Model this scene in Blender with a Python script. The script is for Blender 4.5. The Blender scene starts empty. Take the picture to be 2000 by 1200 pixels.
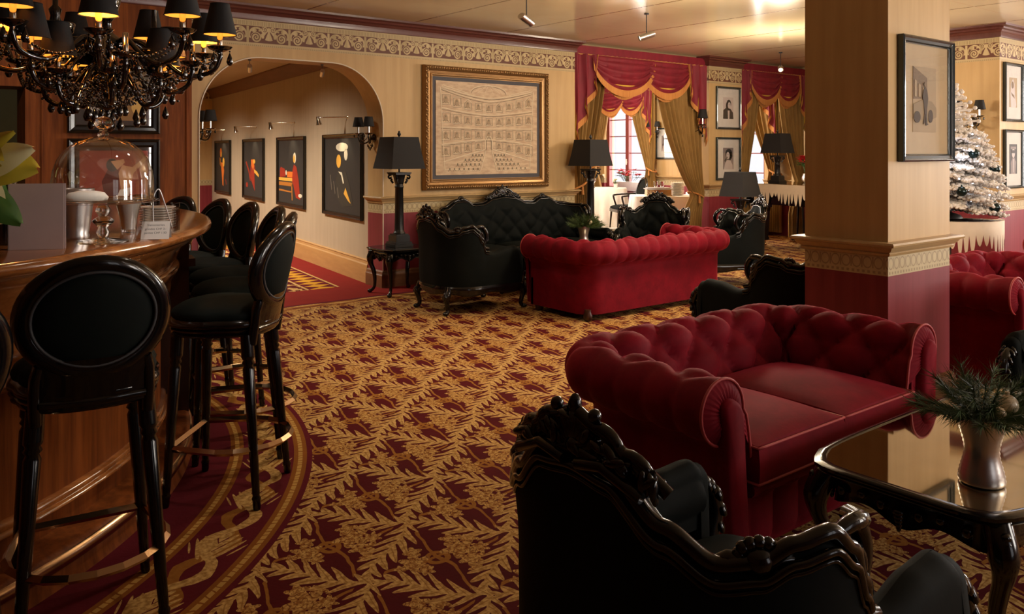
import bpy, math, random
from mathutils import Vector, Matrix, noise
C = bpy.context.scene.collection
sc = bpy.context.scene
PI = math.pi
sin, cos = math.sin, math.cos
R = math.radians
rnd = random.Random(7)

# ------------------------------------------------------------ camera, world, lights, exposure
cd = bpy.data.cameras.new('camera'); cam = bpy.data.objects.new('camera', cd); C.objects.link(cam)
cam.location = (0, 0, 1.45); cam.rotation_euler = (R(90), 0, R(-38.3))
cd.sensor_width = 36; cd.lens = 29.16; cd.shift_y = -0.1515; cd.clip_start = .05; cd.clip_end = 100
sc.camera = cam
w = bpy.data.worlds.new('daylight'); sc.world = w; w.use_nodes = True
w.node_tree.nodes['Background'].inputs[0].default_value = (.86, .89, 1, 1)
w.node_tree.nodes['Background'].inputs[1].default_value = 1.0
sc.view_settings.view_transform = 'Standard'; sc.view_settings.look = 'None'
sc.view_settings.exposure = 0.3; sc.view_settings.gamma = 1; sc.view_settings.use_curve_mapping = False
sc.cycles.use_denoising = True
sc.cycles.max_bounces = 7; sc.cycles.diffuse_bounces = 3; sc.cycles.glossy_bounces = 4
sc.cycles.transmission_bounces = 6; sc.cycles.transparent_max_bounces = 12
sc.cycles.caustics_reflective = False; sc.cycles.caustics_refractive = False
sc.cycles.sample_clamp_indirect = 6.0

def area(name, loc, rot, sx, sy, power, col):
    l = bpy.data.lights.new(name, 'AREA'); l.shape = 'RECTANGLE'; l.size = sx; l.size_y = sy
    l.energy = power; l.color = col
    o = bpy.data.objects.new(name, l); C.objects.link(o); o.location = loc; o.rotation_euler = rot
    return o
def point(name, loc, power, col, rad=.05):
    l = bpy.data.lights.new(name, 'POINT'); l.energy = power; l.color = col; l.shadow_soft_size = rad
    o = bpy.data.objects.new(name, l); C.objects.link(o); o.location = loc
    return o
def spot(name, loc, target, power, col, angle=60, blend=.6, rad=.03):
    l = bpy.data.lights.new(name, 'SPOT'); l.energy = power; l.color = col; l.spot_size = R(angle)
    l.spot_blend = blend; l.shadow_soft_size = rad
    o = bpy.data.objects.new(name, l); C.objects.link(o); o.location = loc
    o.rotation_euler = (Vector(target)-Vector(loc)).to_track_quat('-Z', 'Y').to_euler()
    return o
DAY = (1.0, .92, .82); WARM = (1.0, .66, .34); WARM2 = (1.0, .83, .62)
SOUTH_W = [(1.6, 3.0), (4.6, 6.2), (7.6, 9.2)]
EAST_W = [(.3, 2.1), (8.75, 9.75), (11.55, 12.75)]
for a, b in SOUTH_W:
    area('daylight_south', ((a+b)/2, -2.95, 1.6), (R(90), 0, 0), b-a, 1.9, 150 if a > 2 else 8, DAY)
area('daylight_east', (12.95, 1.2, 1.6), (R(90), 0, R(90)), 1.8, 1.9, 420, (1, .94, .88))
area('daylight_east', (12.95, 9.25, 1.6), (R(90), 0, R(90)), 1.0, 1.9, 60, DAY)
area('daylight_east', (12.95, 12.15, 1.6), (R(90), 0, R(90)), 1.2, 1.9, 60, DAY)
area('dining_fill_area', (9.0, 12.9, 1.7), (R(90), 0, R(180)), 2.6, 1.8, 170, DAY)  # fill panel added to brighten the dining room

# ------------------------------------------------------------ node expressions
class E:
    def __init__(s, nt, v): s.nt = nt; s.v = v
    def _m(s, op, *a):
        n = s.nt.nodes.new('ShaderNodeMath'); n.operation = op
        for i, x in enumerate((s,)+a):
            if isinstance(x, E): s.nt.links.new(x.v, n.inputs[i])
            else: n.inputs[i].default_value = float(x)
        return E(s.nt, n.outputs[0])
    def __add__(s, o): return s._m('ADD', o)
    __radd__ = __add__
    def __sub__(s, o): return s._m('SUBTRACT', o)
    def __rsub__(s, o): return s._m('MULTIPLY', -1)._m('ADD', o)
    def __mul__(s, o): return s._m('MULTIPLY', o)
    __rmul__ = __mul__
    def __truediv__(s, o): return s._m('DIVIDE', o)
    def fract(s): return s._m('FRACT')
    def floor(s): return s._m('FLOOR')
    def abs(s): return s._m('ABSOLUTE')
    def sin(s): return s._m('SINE')
    def cos(s): return s._m('COSINE')
    def sqrt(s): return s._m('SQRT')
    def pow(s, k): return s._m('POWER', k)
    def lt(s, o): return s._m('LESS_THAN', o)
    def gt(s, o): return s._m('GREATER_THAN', o)
    def min(s, o): return s._m('MINIMUM', o)
    def max(s, o): return s._m('MAXIMUM', o)
    def atan2(s, o): return s._m('ARCTAN2', o)
    def ss(s, a, b):
        n = s.nt.nodes.new('ShaderNodeMapRange'); n.interpolation_type = 'SMOOTHSTEP'
        s.nt.links.new(s.v, n.inputs[0]); n.inputs[1].default_value = a; n.inputs[2].default_value = b
        return E(s.nt, n.outputs[0])
class Mat:
    def __init__(s, name, rough=.5, metal=0, color=None, **kw):
        s.m = bpy.data.materials.new(name); s.m.use_nodes = True; s.nt = s.m.node_tree
        s.b = s.nt.nodes['Principled BSDF']
        s.b.inputs['Roughness'].default_value = rough; s.b.inputs['Metallic'].default_value = metal
        if color: s.b.inputs['Base Color'].default_value = (*color, 1)
        for k, v in kw.items():
            s.b.inputs[k.replace('_', ' ')].default_value = v
    def L(s, a, b): s.nt.links.new(a, b)
    def pos(s, obj=False):
        if obj:
            g = s.nt.nodes.new('ShaderNodeTexCoord').outputs['Object']
        else:
            g = s.nt.nodes.new('ShaderNodeNewGeometry').outputs['Position']
        x = s.nt.nodes.new('ShaderNodeSeparateXYZ'); s.L(g, x.inputs[0])
        return [E(s.nt, o) for o in x.outputs]
    def nrm(s):
        g = s.nt.nodes.new('ShaderNodeNewGeometry').outputs['True Normal']
        x = s.nt.nodes.new('ShaderNodeSeparateXYZ'); s.L(g, x.inputs[0])
        return [E(s.nt, o) for o in x.outputs]
    def noise(s, scale, detail=3, vec=None, obj=True, stretch=None, rough=.55):
        n = s.nt.nodes.new('ShaderNodeTexNoise'); n.inputs['Scale'].default_value = scale
        n.inputs['Detail'].default_value = detail; n.inputs['Roughness'].default_value = rough
        tc = s.nt.nodes.new('ShaderNodeTexCoord').outputs['Object'] if obj else s.nt.nodes.new('ShaderNodeNewGeometry').outputs['Position']
        if stretch:
            mp = s.nt.nodes.new('ShaderNodeMapping'); mp.inputs['Scale'].default_value = stretch
            s.L(tc, mp.inputs[0]); tc = mp.outputs[0]
        s.L(tc, n.inputs['Vector'])
        return E(s.nt, n.outputs['Fac'])
    def mix(s, f, a, b):
        n = s.nt.nodes.new('ShaderNodeMix'); n.data_type = 'RGBA'
        if isinstance(f, E): s.L(f.v, n.inputs[0])
        else: n.inputs[0].default_value = f
        for i, x in ((6, a), (7, b)):
            if isinstance(x, tuple): n.inputs[i].default_value = (*x, 1)
            else: s.L(x, n.inputs[i])
        return n.outputs[2]
    def base(s, c): s.L(c, s.b.inputs['Base Color']); return s
    def bump(s, h, strength=.3, dist=.01):
        n = s.nt.nodes.new('ShaderNodeBump'); n.inputs['Strength'].default_value = strength
        n.inputs['Distance'].default_value = dist; s.L(h.v, n.inputs['Height']); s.L(n.outputs[0], s.b.inputs['Normal'])
        return s
def plain(name, col, rough=.5, metal=0, **kw):
    m = Mat(name, rough, metal, None, **kw)
    n = m.noise(9, 3)
    m.base(m.mix(n, tuple(c*.88 for c in col), tuple(min(1, c*1.1) for c in col)))
    return m.m
def emit(name, col, strength):
    m = Mat(name, .6, 0, col); m.b.inputs['Emission Color'].default_value = (*col, 1)
    m.b.inputs['Emission Strength'].default_value = strength
    return m.m
def woodm(name, c1, c2, rough=.3, axis=2, scale=14, coat=.1):
    m = Mat(name, rough, 0, None, Coat_Weight=coat, Coat_Roughness=.12)
    st = [scale, scale, scale]; st[axis] = scale*.06
    n = m.noise(1.6, 6, stretch=tuple(st), rough=.65); n2 = m.noise(3, 3)
    f = (n*1.0).ss(.3, .7)
    m.base(m.mix(f*.8+n2*.2, c1, c2)); m.bump(n, .06, .002)
    return m.m
def velvet(name, c1, c2, sheen, tint):
    m = Mat(name, .75, 0, None, Sheen_Weight=sheen, Sheen_Roughness=.28, Specular_IOR_Level=.12)
    m.b.inputs['Sheen Tint'].default_value = (*tint, 1)
    n = m.noise(6, 4); n2 = m.noise(60, 2)
    m.base(m.mix((n*.8+n2*.2).ss(.3, .7), c1, c2)); m.bump(n2, .12, .002)
    return m.m

# ------------------------------------------------------------ carpet, wall
def carpet_mat():
    m = Mat('carpet', .92, 0, None, Specular_IOR_Level=.1)
    X, Y, Z = m.pos()
    nz = m.noise(7, 2, obj=False); nz2 = m.noise(5, 2, obj=False, stretch=(1.3, 1.1, 1))
    X2 = X+(nz-.5)*.035; Y2 = Y+(nz2-.5)*.035
    # lattice coordinates: P = O + a v1 + b v2
    ox, oy = 1.417, 3.117
    v1 = (.27, -.312); v2 = (.333, .31); det = v1[0]*v2[1]-v2[0]*v1[1]
    a = ((X2-ox)*v2[1] - (Y2-oy)*v2[0])/det
    b = ((Y2-oy)*v1[0] - (X2-ox)*v1[1])/det
    fa, fb = a.fract(), b.fract()
    def garland(s, t, wav):
        # s 0..1 grows along the sprig, t signed side distance in cells
        tt = t + (s*2*PI*1.0).sin()*wav
        at = tt.abs()
        env = (s*PI).sin().max(0.0).pow(.55)
        T = env*.185+.01
        ph = ((s - at*1.15)*6.3 + tt.gt(0)*.5).fract()
        w = (1.0-(at/T)).max(0).pow(.6)
        leaf = (ph-.5).abs().lt(w*.42+.02)*at.lt(T)
        return leaf.max(at.lt(.014)), ph
    ctr_a = fa._m('SUBTRACT', .5).abs()
    g1, p1 = garland(1.0-fa, (b+.5).fract()-.5, .05)
    g2, p2 = garland(1.0-fb, (a+.5).fract()-.5, -.05)
    g = g1.max(g2)
    # flowers inside a cell
    def flower(ca, cb, rr, n, ph, va=1.0):
        da = (fa-ca); db = (fb-cb)
        # cell metric nearly square
        r = (da*da+db*db).sqrt(); th = db.atan2(da)
        pet = r.lt(((th*n+ph).cos()*.22*rr+rr*.8)*1.22)
        ln = ((r/rr*2.6)+(th*n+ph).cos()*.35).fract().lt(.2)
        return pet, ln*pet
    fl = None; ln = None
    for args in ((.60, .63, .135, 5, .3), (.75, .50, .11, 6, 1), (.49, .77, .09, 5, 2), (.77, .68, .085, 7, .5), (.65, .82, .07, 5, 0),
                 (.30, .32, .13, 6, .9), (.23, .48, .075, 5, 2), (.43, .24, .065, 5, 1), (.84, .36, .06, 5, 0), (.20, .22, .05, 5, 1)):
        f_, l_ = flower(*args)
        fl = f_ if fl is None else fl.max(f_); ln = l_ if ln is None else ln.max(l_)
    # ribbon bow between the two bunches
    da, db = fa-.47, fb-.45
    rr = ((da*da)+(db*db)).sqrt()
    rib = (rr-.085).abs().lt(.024)
    d1 = (fb - (fa*.9+.04) - ((fa*14).sin()*.035)).abs().lt(.026)*(fa-.5).abs().lt(.42)
    d2 = (fa+fb-.95 - ((fa*12).sin()*.04)).abs().lt(.024)*(fa-.5).abs().lt(.36)
    rib = rib.max(d1).max(d2)
    n3 = m.noise(55, 2, obj=False)
    flow = fl*(n3.gt(.33))
    red = m.mix(nz2, (.060, .004, .006), (.095, .006, .008))
    gold = m.mix(n3.ss(.3, .7), (.32, .165, .046), (.60, .375, .135))
    ochre = m.mix(n3, (.21, .075, .012), (.34, .145, .026))
    col = m.mix(rib, red, ochre)
    col = m.mix(flow, col, m.mix(n3.ss(.35, .65), (.26, .10, .022), (.56, .34, .11)))
    col = m.mix(ln*.8, col, (.13, .035, .008))
    vein = g*((p1-.5).abs().lt(.05)*g1+(p2-.5).abs().lt(.05)*g2).min(1)
    col = m.mix(g, col, gold); col = m.mix(vein*.55, col, (.2, .07, .012))
    # round border about the bar
    dx, dy = X+.9, Y-4.9
    r = (dx*dx+dy*dy).sqrt(); th = dy.atan2(dx)
    inner = r.lt(2.87)
    bands = None
    plainred = m.mix(nz, (.085, .006, .012), (.115, .009, .015))
    c2 = plainred
    s = th*2.67/.42
    u = r-2.67
    wob = (nz-.5)*.05
    c2 = m.mix((u-(s*2*PI).sin()*.055+wob).abs().lt(.024), c2, ochre)
    c2 = m.mix((u+(s*2*PI).sin()*.055+wob).abs().lt(.026), c2, gold)
    s2 = (s+.1).fract(); tl = (u+.005)
    ph = ((s2-tl.abs()*5.2)*6).fract()
    T = ((s2*1.7).min(1)*PI).sin().max(0)*.115
    leafb = (ph-.5).abs().lt((1.0-tl.abs()/(T+.001)).max(0).pow(.6)*.44)*tl.abs().lt(T)*s2.lt(.64)
    c2 = m.mix(leafb, c2, gold)
    for rc in (2.52, 2.815):
        d = (r-rc).abs()
        c2 = m.mix(d.lt(.03), c2, m.mix(nz, (.20, .065, .010), (.25, .085, .013)))
        bead = d.lt(.010)*((th*2.67/.032+nz*3).fract()-.5).abs().lt(.40)
        c2 = m.mix(bead, c2, (.46, .26, .07))
    col = m.mix(inner, col, c2)
    # strip in front of the arch and the gallery carpet
    strip = Y.gt(7.22)
    c3 = m.mix((Y-7.32+(X*9).sin()*.018).abs().lt(.035), plainred, gold)
    c3 = m.mix((Y-7.32-(X*9).sin()*.018).abs().lt(.022), c3, ochre)
    c3 = m.mix((Y-7.235).abs().lt(.02), c3, ochre)
    c3 = m.mix(Y.gt(7.42), c3, m.mix(nz, (.17, .012, .010), (.22, .018, .012)))
    col = m.mix(strip*X.lt(9.9), col, c3)
    gx = X-(Y-8.42)*.1295-4.47   # distance from the gallery wall (negative inside)
    gal = Y.gt(8.15)*X.lt(6.5)
    inn = gx.lt(-.36)*Y.gt(8.15)
    gc = m.mix(nz, (.17, .012, .010), (.22, .018, .012))
    yel = m.mix((((Y*5.2).fract()-.5).abs()*.5+(gx+.55).abs()*1.6).lt(.24), plainred, (.50, .24, .02))
    gpat = m.mix(((a*2).sin()*(b*2).cos()+nz*2).fract().lt(.5), gold, red)
    gin = m.mix(gx.lt(-.72), yel, gpat)
    gin = m.mix((gx+.72).abs().lt(.015), gin, gold); gin = m.mix((gx+.37).abs().lt(.02), gin, gold)
    gc = m.mix(inn, gc, gin)
    col = m.mix(gal, col, gc)
    m.base(col); m.bump(n3+g*.6+flow*.4, .35, .004)
    return m.m

def wall_mat(name='wallpaper', plain_only=False, pure=None):
    m = Mat(name, .5, 0, None, Specular_IOR_Level=.35)
    X, Y, Z = m.pos(); nx, ny, nzz = m.nrm()
    U = X*ny.abs().gt(.5)+Y*nx.abs().gt(.5)
    n1 = m.noise(1.2, 5, obj=False, stretch=(14, 14, .9)); n2 = m.noise(1.3, 3, obj=False)
    f = (n1*.6+n2*.4).ss(.3, .7)
    tan = m.mix(f, (.49, .315, .135), (.58, .385, .18))
    if pure:
        tan = m.mix(f, *pure)
    if plain_only:
        m.base(tan); return m.m
    red = m.mix(f, (.19, .020, .030), (.26, .036, .048))
    cream = (.56, .43, .23); brown = (.13, .045, .025); shade = (.27, .19, .09)
    # egg and dart band under the rail z .79-.90
    e = (U/.062).fract()-.5
    eggz = (Z-.855)
    egg = ((e*e*5.5)+(eggz*eggz*900)).lt(1.0)*((e*e*9)+(eggz*eggz*1500)).gt(1.0)
    dart = (e.abs()-.47).abs().lt(.035)*eggz.abs().lt(.03)
    dent = (((U/.03).fract()).lt(.5))*(Z-.805).abs().lt(.007)
    band = m.mix(egg.max(dart).max(dent)*.7, m.mix(f, (.46, .36, .20), (.55, .44, .25)), (.24, .16, .085))
    # anthemion frieze z 2.47-2.72
    P = .42
    q = ((U/P).fract()-.5)*P; aq = q.abs(); z0 = Z-2.58
    ang = (z0-.055).atan2(aq); rr = (aq*aq+(z0-.055)*(z0-.055)).sqrt()
    palm = rr.lt(.105)*(ang*9.0).cos().gt(-.25)*z0.lt(.05)
    palm = palm.max(rr.lt(.022))
    def spiral(cu, cz, rad, tw, off=0.):
        du, dz = aq-cu, z0-cz
        r_ = (du*du+dz*dz).sqrt(); t_ = dz.atan2(du)*(tw/(2*PI))
        return ((r_/rad*2.1+t_+off).fract()).lt(.62)*r_.lt(rad)
    orn = palm.max(spiral(.128, -.022, .052, 1)).max(spiral(.040, .058, .034, -1, .3))
    ring = ((aq-.205).abs().lt(.007))*z0.abs().lt(.08)
    du, dz = aq-.125, z0+.0
    r2 = (du*du+dz*dz).sqrt()
    ring = ring.max((r2-.070).abs().lt(.009)*dz.gt(-.03))
    du, dz = aq-.15, z0-.045
    bud = ((du*du*1.2+dz*dz*2.6)).lt(.0009)
    orn = orn.max(ring).max(bud)
    eg2 = (U/.036).fract()-.5
    top = (Z-2.69).abs().lt(.02)*eg2.abs().lt(.30)*eg2.abs().gt(.12)
    dn2 = ((U/.02).fract()).lt(.5)*(Z-2.478).abs().lt(.006)
    fz = m.mix(orn, brown, m.mix(n1.ss(.35, .6), (.42, .31, .15), cream))
    fz = m.mix((Z-2.495).abs().lt(.009).max(Z.gt(2.665)), fz, (.50, .38, .2))
    fz = m.mix(Z.lt(2.487), fz, (.50, .38, .2))
    fz = m.mix(top.max(dn2)*.75, fz, shade)
    col = m.mix(Z.gt(.79), red, band); col = m.mix(Z.gt(.90), col, tan); col = m.mix(Z.gt(2.47), col, fz)
    m.base(col); m.bump(orn*Z.gt(2.5)*Z.lt(2.66)+n1*.1, .25, .006)
    return m.m
M = {}
M['carpet'] = carpet_mat()
M['wall'] = wall_mat()
M['tan'] = wall_mat('tan_plaster', True)
M['taupe'] = wall_mat('taupe_plaster', True, ((.40, .31, .22), (.46, .365, .265)))
def ceiling_mat():
    m = Mat('ceiling_panel', .16, 0, None, Specular_IOR_Level=.55)
    X, Y, Z = m.pos()
    n = m.noise(.7, 3, obj=False)
    sx = ((X/1.25+.2).fract()-.5).abs().gt(.490); sy = ((Y/.62+.3).fract()-.5).abs().gt(.486)
    col = m.mix(n.ss(.3, .7), (.68, .55, .34), (.76, .63, .41))
    col = m.mix(sx, col, (.24, .15, .07)); col = m.mix(sy*.8, col, (.72, .55, .35))
    m.base(col); m.bump((m.noise(1.4, 2, obj=False))*.5-(sx.max(sy))*.25, .12, .02)
    return m.m
M['ceiling'] = ceiling_mat()
M['crown'] = woodm('crown_wood', (.085, .022, .016), (.13, .038, .028), .3, 0, 10)
M['rail'] = woodm('rail_wood', (.40, .26, .115), (.50, .34, .165), .35, 0, 10)
M['skirt'] = woodm('skirting_wood', (.13, .05, .022), (.19, .08, .035), .35, 0, 10)
M['oak'] = woodm('gallery_skirting', (.42, .22, .08), (.52, .29, .11), .4, 1, 10)
M['mahog'] = woodm('mahogany', (.10, .024, .005), (.24, .066, .013), .5, 2, 16, .0)
M['mahog'].node_tree.nodes['Principled BSDF'].inputs['Specular IOR Level'].default_value = .12
M['mahog_h'] = woodm('mahogany_gloss', (.20, .060, .014), (.40, .145, .038), .16, 0, 14, .9)
M['darkwood'] = woodm('dark_wood', (.028, .008, .004), (.055, .016, .008), .35, 2, 16)
M['beam'] = woodm('gallery_cornice', (.13, .055, .026), (.18, .08, .04), .5, 1, 8, 0)
M['lacquer'] = plain('black_lacquer', (.004, .003, .003), .2, 0, Coat_Weight=.45, Coat_Roughness=.05, Specular_IOR_Level=.3)
M['lacquer_d'] = plain('black_matt_lacquer', (.007, .006, .006), .4)
M['blackvelvet'] = velvet('black_green_velvet', (.0022, .0032, .0028), (.004, .0055, .0048), .035, (.16, .3, .24))
M['stoolvelvet'] = velvet('dark_green_velvet', (.0028, .0045, .0038), (.0048, .0072, .006), .05, (.14, .3, .25))
M['redvelvet'] = velvet('red_velvet', (.120, .0022, .008), (.195, .004, .013), .32, (1.0, .10, .16))
M['piping'] = plain('red_piping', (.36, .03, .03), .6)
M['brass'] = plain('polished_brass', (.72, .50, .24), .18, 1)
M['bronze'] = plain('bronze_rail', (.50, .33, .20), .22, 1)
M['chrome'] = plain('chrome', (.75, .72, .68), .12, 1)
M['silver'] = plain('brushed_silver', (.58, .55, .53), .32, 1)
M['blackglass'] = plain('black_glass', (.004, .003, .004), .04, 0, Coat_Weight=1.0, Coat_Roughness=.02)
M['shade'] = plain('black_lamp_shade', (.010, .009, .010), .8, 0, Sheen_Weight=.05)
M['white'] = plain('white_linen', (.78, .74, .68), .8)
M['paper'] = plain('white_card', (.80, .74, .70), .7)
M['lilac_paper'] = plain('lilac_card', (.46, .35, .34), .7)
M['china'] = plain('white_china', (.78, .73, .66), .25)
M['ink'] = plain('black_ink', (.02, .02, .025), .6)
M['goldlace'] = plain('gold_leaf_frame', (.34, .19, .075), .38, .7)
M['mat_board'] = plain('picture_mount', (.66, .62, .57), .8)
M['tan_mount'] = plain('tan_picture_mount', (.50, .36, .20), .6)
M['slate'] = plain('slate_mount', (.065, .06, .07), .7)
M['pframe'] = plain('dark_teal_frame', (.018, .028, .030), .25, .2, Coat_Weight=.6)
M['gframe'] = plain('gallery_frame', (.012, .009, .006), .25)
def glassm(name, tint=(1, 1, 1), rough=0.0, ior=1.45):
    m = Mat(name, rough, 0, tint, IOR=ior, Transmission_Weight=1.0)
    return m.m
M['glass'] = glassm('clear_glass')
def paneglass(name, alpha=.12, white=(.9, .92, 1.0)):
    m = bpy.data.materials.new(name); m.use_nodes = True; nt = m.node_tree
    nt.nodes.remove(nt.nodes['Principled BSDF'])
    t = nt.nodes.new('ShaderNodeBsdfTransparent'); g = nt.nodes.new('ShaderNodeBsdfGlossy'); g.inputs['Roughness'].default_value = .02
    x = nt.nodes.new('ShaderNodeMixShader'); x.inputs[0].default_value = alpha
    nt.links.new(t.outputs[0], x.inputs[1]); nt.links.new(g.outputs[0], x.inputs[2])
    nt.links.new(x.outputs[0], nt.nodes['Material Output'].inputs[0])
    return m
M['pane'] = paneglass('window_glass', .08)
M['picglass'] = paneglass('picture_glass', .06)
M['winframe'] = plain('red_window_frame', (.21, .035, .035), .4)
def fabric(name, c1, c2, sc_=40, rough=.8, sheen=.3, tint=(1, .8, .5)):
    m = Mat(name, rough, 0, None, Sheen_Weight=sheen, Sheen_Roughness=.4)
    m.b.inputs['Sheen Tint'].default_value = (*tint, 1)
    n = m.noise(1, 3, stretch=(sc_, sc_, 2)); n2 = m.noise(3, 2)
    m.base(m.mix((n*.6+n2*.4).ss(.3, .7), c1, c2)); m.bump(n, .1, .003)
    return m.m
M['drape'] = fabric('ochre_velvet_curtain', (.22, .115, .025), (.31, .175, .045))
M['swag'] = fabric('crimson_swag', (.16, .004, .014), (.23, .008, .022), 10, .7, .25, (1, .2, .25))
M['lining'] = fabric('gold_lining', (.55, .33, .03), (.70, .45, .06), 10)
M['fringe'] = fabric('orange_fringe', (.42, .15, .03), (.62, .27, .07), 160)
M['leafgreen'] = plain('green_leaf', (.05, .13, .02), .5)
M['pine'] = plain('pine_needle', (.045, .085, .014), .6)
M['redpetal'] = plain('red_petal', (.72, .02, .035), .5)
M['whitepetal'] = plain('cream_petal', (.85, .80, .45), .5)
M['yellowpetal'] = plain('yellow_leaf', (.55, .45, .04), .5)
M['flock'] = plain('snow_flocking', (.74, .68, .62), .95)
M['bauble'] = plain('dark_teal_bauble', (.008, .022, .022), .08, .4)
M['creambauble'] = plain('cream_bauble', (.70, .56, .38), .3)
M['icing'] = plain('snow_felt', (.72, .60, .46), .9)
M['amber'] = emit('lit_shade_lining', (1.0, .42, .05), .85)
M['bulb'] = emit('fairy_bulb', (.75, .82, 1.0), 9)
M['lampglow'] = emit('spot_lens', (1.0, .80, .45), 6)
M['greenroom'] = plain('green_grey_wall', (.16, .19, .10), .6)
# ------------------------------------------------------------ mesh builder
class MB:
    def __init__(s): s.v = []; s.f = []; s.mi = []; s.cur = 0
    def add(s, verts, faces):
        o = len(s.v); s.v += [tuple(p) for p in verts]
        s.f += [tuple(i+o for i in f) for f in faces]; s.mi += [s.cur]*len(faces)
        return s
    def box(s, x0, x1, y0, y1, z0, z1, M_=None):
        vs = [(x0,y0,z0),(x1,y0,z0),(x1,y1,z0),(x0,y1,z0),(x0,y0,z1),(x1,y0,z1),(x1,y1,z1),(x0,y1,z1)]
        if M_: vs = [M_ @ Vector(p) for p in vs]
        return s.add(vs, [(0,3,2,1),(4,5,6,7),(0,1,5,4),(1,2,6,5),(2,3,7,6),(3,0,4,7)])
    def grid(s, fn, nu, nv, closeu=False, closev=False):
        vs = [fn(i/(nu if closeu else nu-1), j/(nv if closev else nv-1)) for i in range(nu) for j in range(nv)]
        fs = []
        for i in range(nu if closeu else nu-1):
            for j in range(nv if closev else nv-1):
                a, b = i, (i+1) % nu; c, d = j, (j+1) % nv
                fs.append((a*nv+c, b*nv+c, b*nv+d, a*nv+d))
        return s.add(vs, fs)
    def lathe(s, prof, c=(0,0,0), seg=24, M_=None, ell=(1,1), a0=0, a1=None):
        full = a1 is None
        n = seg if full else seg+1
        vs = []
        for k in range(n):
            t = a0+(2*PI if full else (a1-a0))*k/seg
            for (r, z) in prof:
                p = Vector((r*cos(t)*ell[0], r*sin(t)*ell[1], z))
                if M_: p = M_ @ p
                vs.append((p[0]+c[0], p[1]+c[1], p[2]+c[2]))
        m = len(prof); fs = []
        for k in range(seg):
            a, b = k*m, ((k+1) % n)*m
            for j in range(m-1):
                fs.append((a+j, b+j, b+j+1, a+j+1))
        return s.add(vs, fs)
    def tube(s, pts, r, seg=8, cap=True, flat=1.0, up=None, closed=False):
        pts = [Vector(p) for p in pts]; n = len(pts)
        rf = r if callable(r) else ((lambda t: r[min(len(r)-1, int(round(t*(len(r)-1))))]) if isinstance(r, (list, tuple)) else (lambda t: r))
        vs = []; prev = None
        for i, p in enumerate(pts):
            if closed: d = pts[(i+1) % n]-pts[i-1]
            else: d = pts[min(i+1, n-1)]-pts[max(i-1, 0)]
            if d.length < 1e-9: d = Vector((0,0,1))
            d.normalize()
            if up is not None: a = Vector(up)-d*Vector(up).dot(d)
            elif prev is None: a = Vector((0,0,1))-d*d.z if abs(d.z) < .9 else Vector((1,0,0))-d*d.x
            else: a = prev-d*prev.dot(d)
            if a.length < 1e-6: a = d.orthogonal()
            a.normalize(); prev = a; b = d.cross(a); rr = rf(i/max(1, n-1))
            for k in range(seg):
                t = 2*PI*k/seg
                vs.append(p+a*(rr*cos(t)*flat)+b*(rr*sin(t)))
        fs = []
        for i in range(n if closed else n-1):
            for k in range(seg):
                a, b = i*seg, ((i+1) % n)*seg
                fs.append((a+k, a+(k+1) % seg, b+(k+1) % seg, b+k))
        if cap and not closed:
            fs.append(tuple(range(seg-1, -1, -1))); fs.append(tuple((n-1)*seg+k for k in range(seg)))
        return s.add(vs, fs)
    def ball(s, c, r, ry=None, rz=None, seg=8, rings=6, M_=None):
        ry = r if ry is None else ry; rz = r if rz is None else rz
        vs = []; fs = []
        for i in range(rings+1):
            ph = PI*i/rings
            for k in range(seg):
                t = 2*PI*k/seg
                p = Vector((r*sin(ph)*cos(t), ry*sin(ph)*sin(t), rz*cos(ph)))
                if M_: p = M_ @ p
                vs.append((c[0]+p[0], c[1]+p[1], c[2]+p[2]))
        for i in range(rings):
            for k in range(seg):
                fs.append((i*seg+k, (i+1)*seg+k, (i+1)*seg+(k+1) % seg, i*seg+(k+1) % seg))
        return s.add(vs, fs)
    def prism(s, pts, z0, z1, M_=None):
        n = len(pts)
        vs = [(x, y, z0) for x, y in pts]+[(x, y, z1) for x, y in pts]
        if M_: vs = [M_ @ Vector(p) for p in vs]
        return s.add(vs, [tuple(range(n-1, -1, -1)), tuple(range(n, 2*n))]+[(i, (i+1) % n, n+(i+1) % n, n+i) for i in range(n)])
    def sweep(s, path, prof, closed=False, z0=0):
        """moulding: prof = [(out, z)] mitred along the xy path; out is to the right of travel"""
        n = len(path); P = [Vector((p[0], p[1])) for p in path]; m = len(prof); vs = []
        for i in range(n):
            d0 = (P[i]-P[i-1]).normalized() if (closed or i > 0) else (P[1]-P[0]).normalized()
            d1 = (P[(i+1) % n]-P[i]).normalized() if (closed or i < n-1) else d0
            n0 = Vector((d0.y, -d0.x)); n1 = Vector((d1.y, -d1.x))
            b = (n0+n1); b.normalize(); k = 1/max(.3, b.dot(n0))
            for (o, z) in prof:
                vs.append((P[i].x+b.x*o*k, P[i].y+b.y*o*k, z0+z))
        fs = []
        for i in range(n if closed else n-1):
            a, b = i*m, ((i+1) % n)*m
            for j in range(m-1):
                fs.append((a+j, b+j, b+j+1, a+j+1))
        if not closed:
            fs.append(tuple(range(m))); fs.append(tuple((n-1)*m+j for j in range(m-1, -1, -1)))
        return s.add(vs, fs)
def mesh(name, mb, mats, smooth=True, autos=None):
    me = bpy.data.meshes.new(name); me.from_pydata(mb.v, [], mb.f)
    if not isinstance(mats, (list, tuple)): mats = [mats]
    for mt in mats: me.materials.append(M[mt] if isinstance(mt, str) else mt)
    if len(mats) > 1: me.polygons.foreach_set('material_index', mb.mi)
    if smooth: me.polygons.foreach_set('use_smooth', [True]*len(me.polygons))
    me.validate(); me.update()
    if smooth and autos is not None:
        try: me.set_sharp_from_angle(angle=R(autos))
        except Exception: pass
    return me
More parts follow.
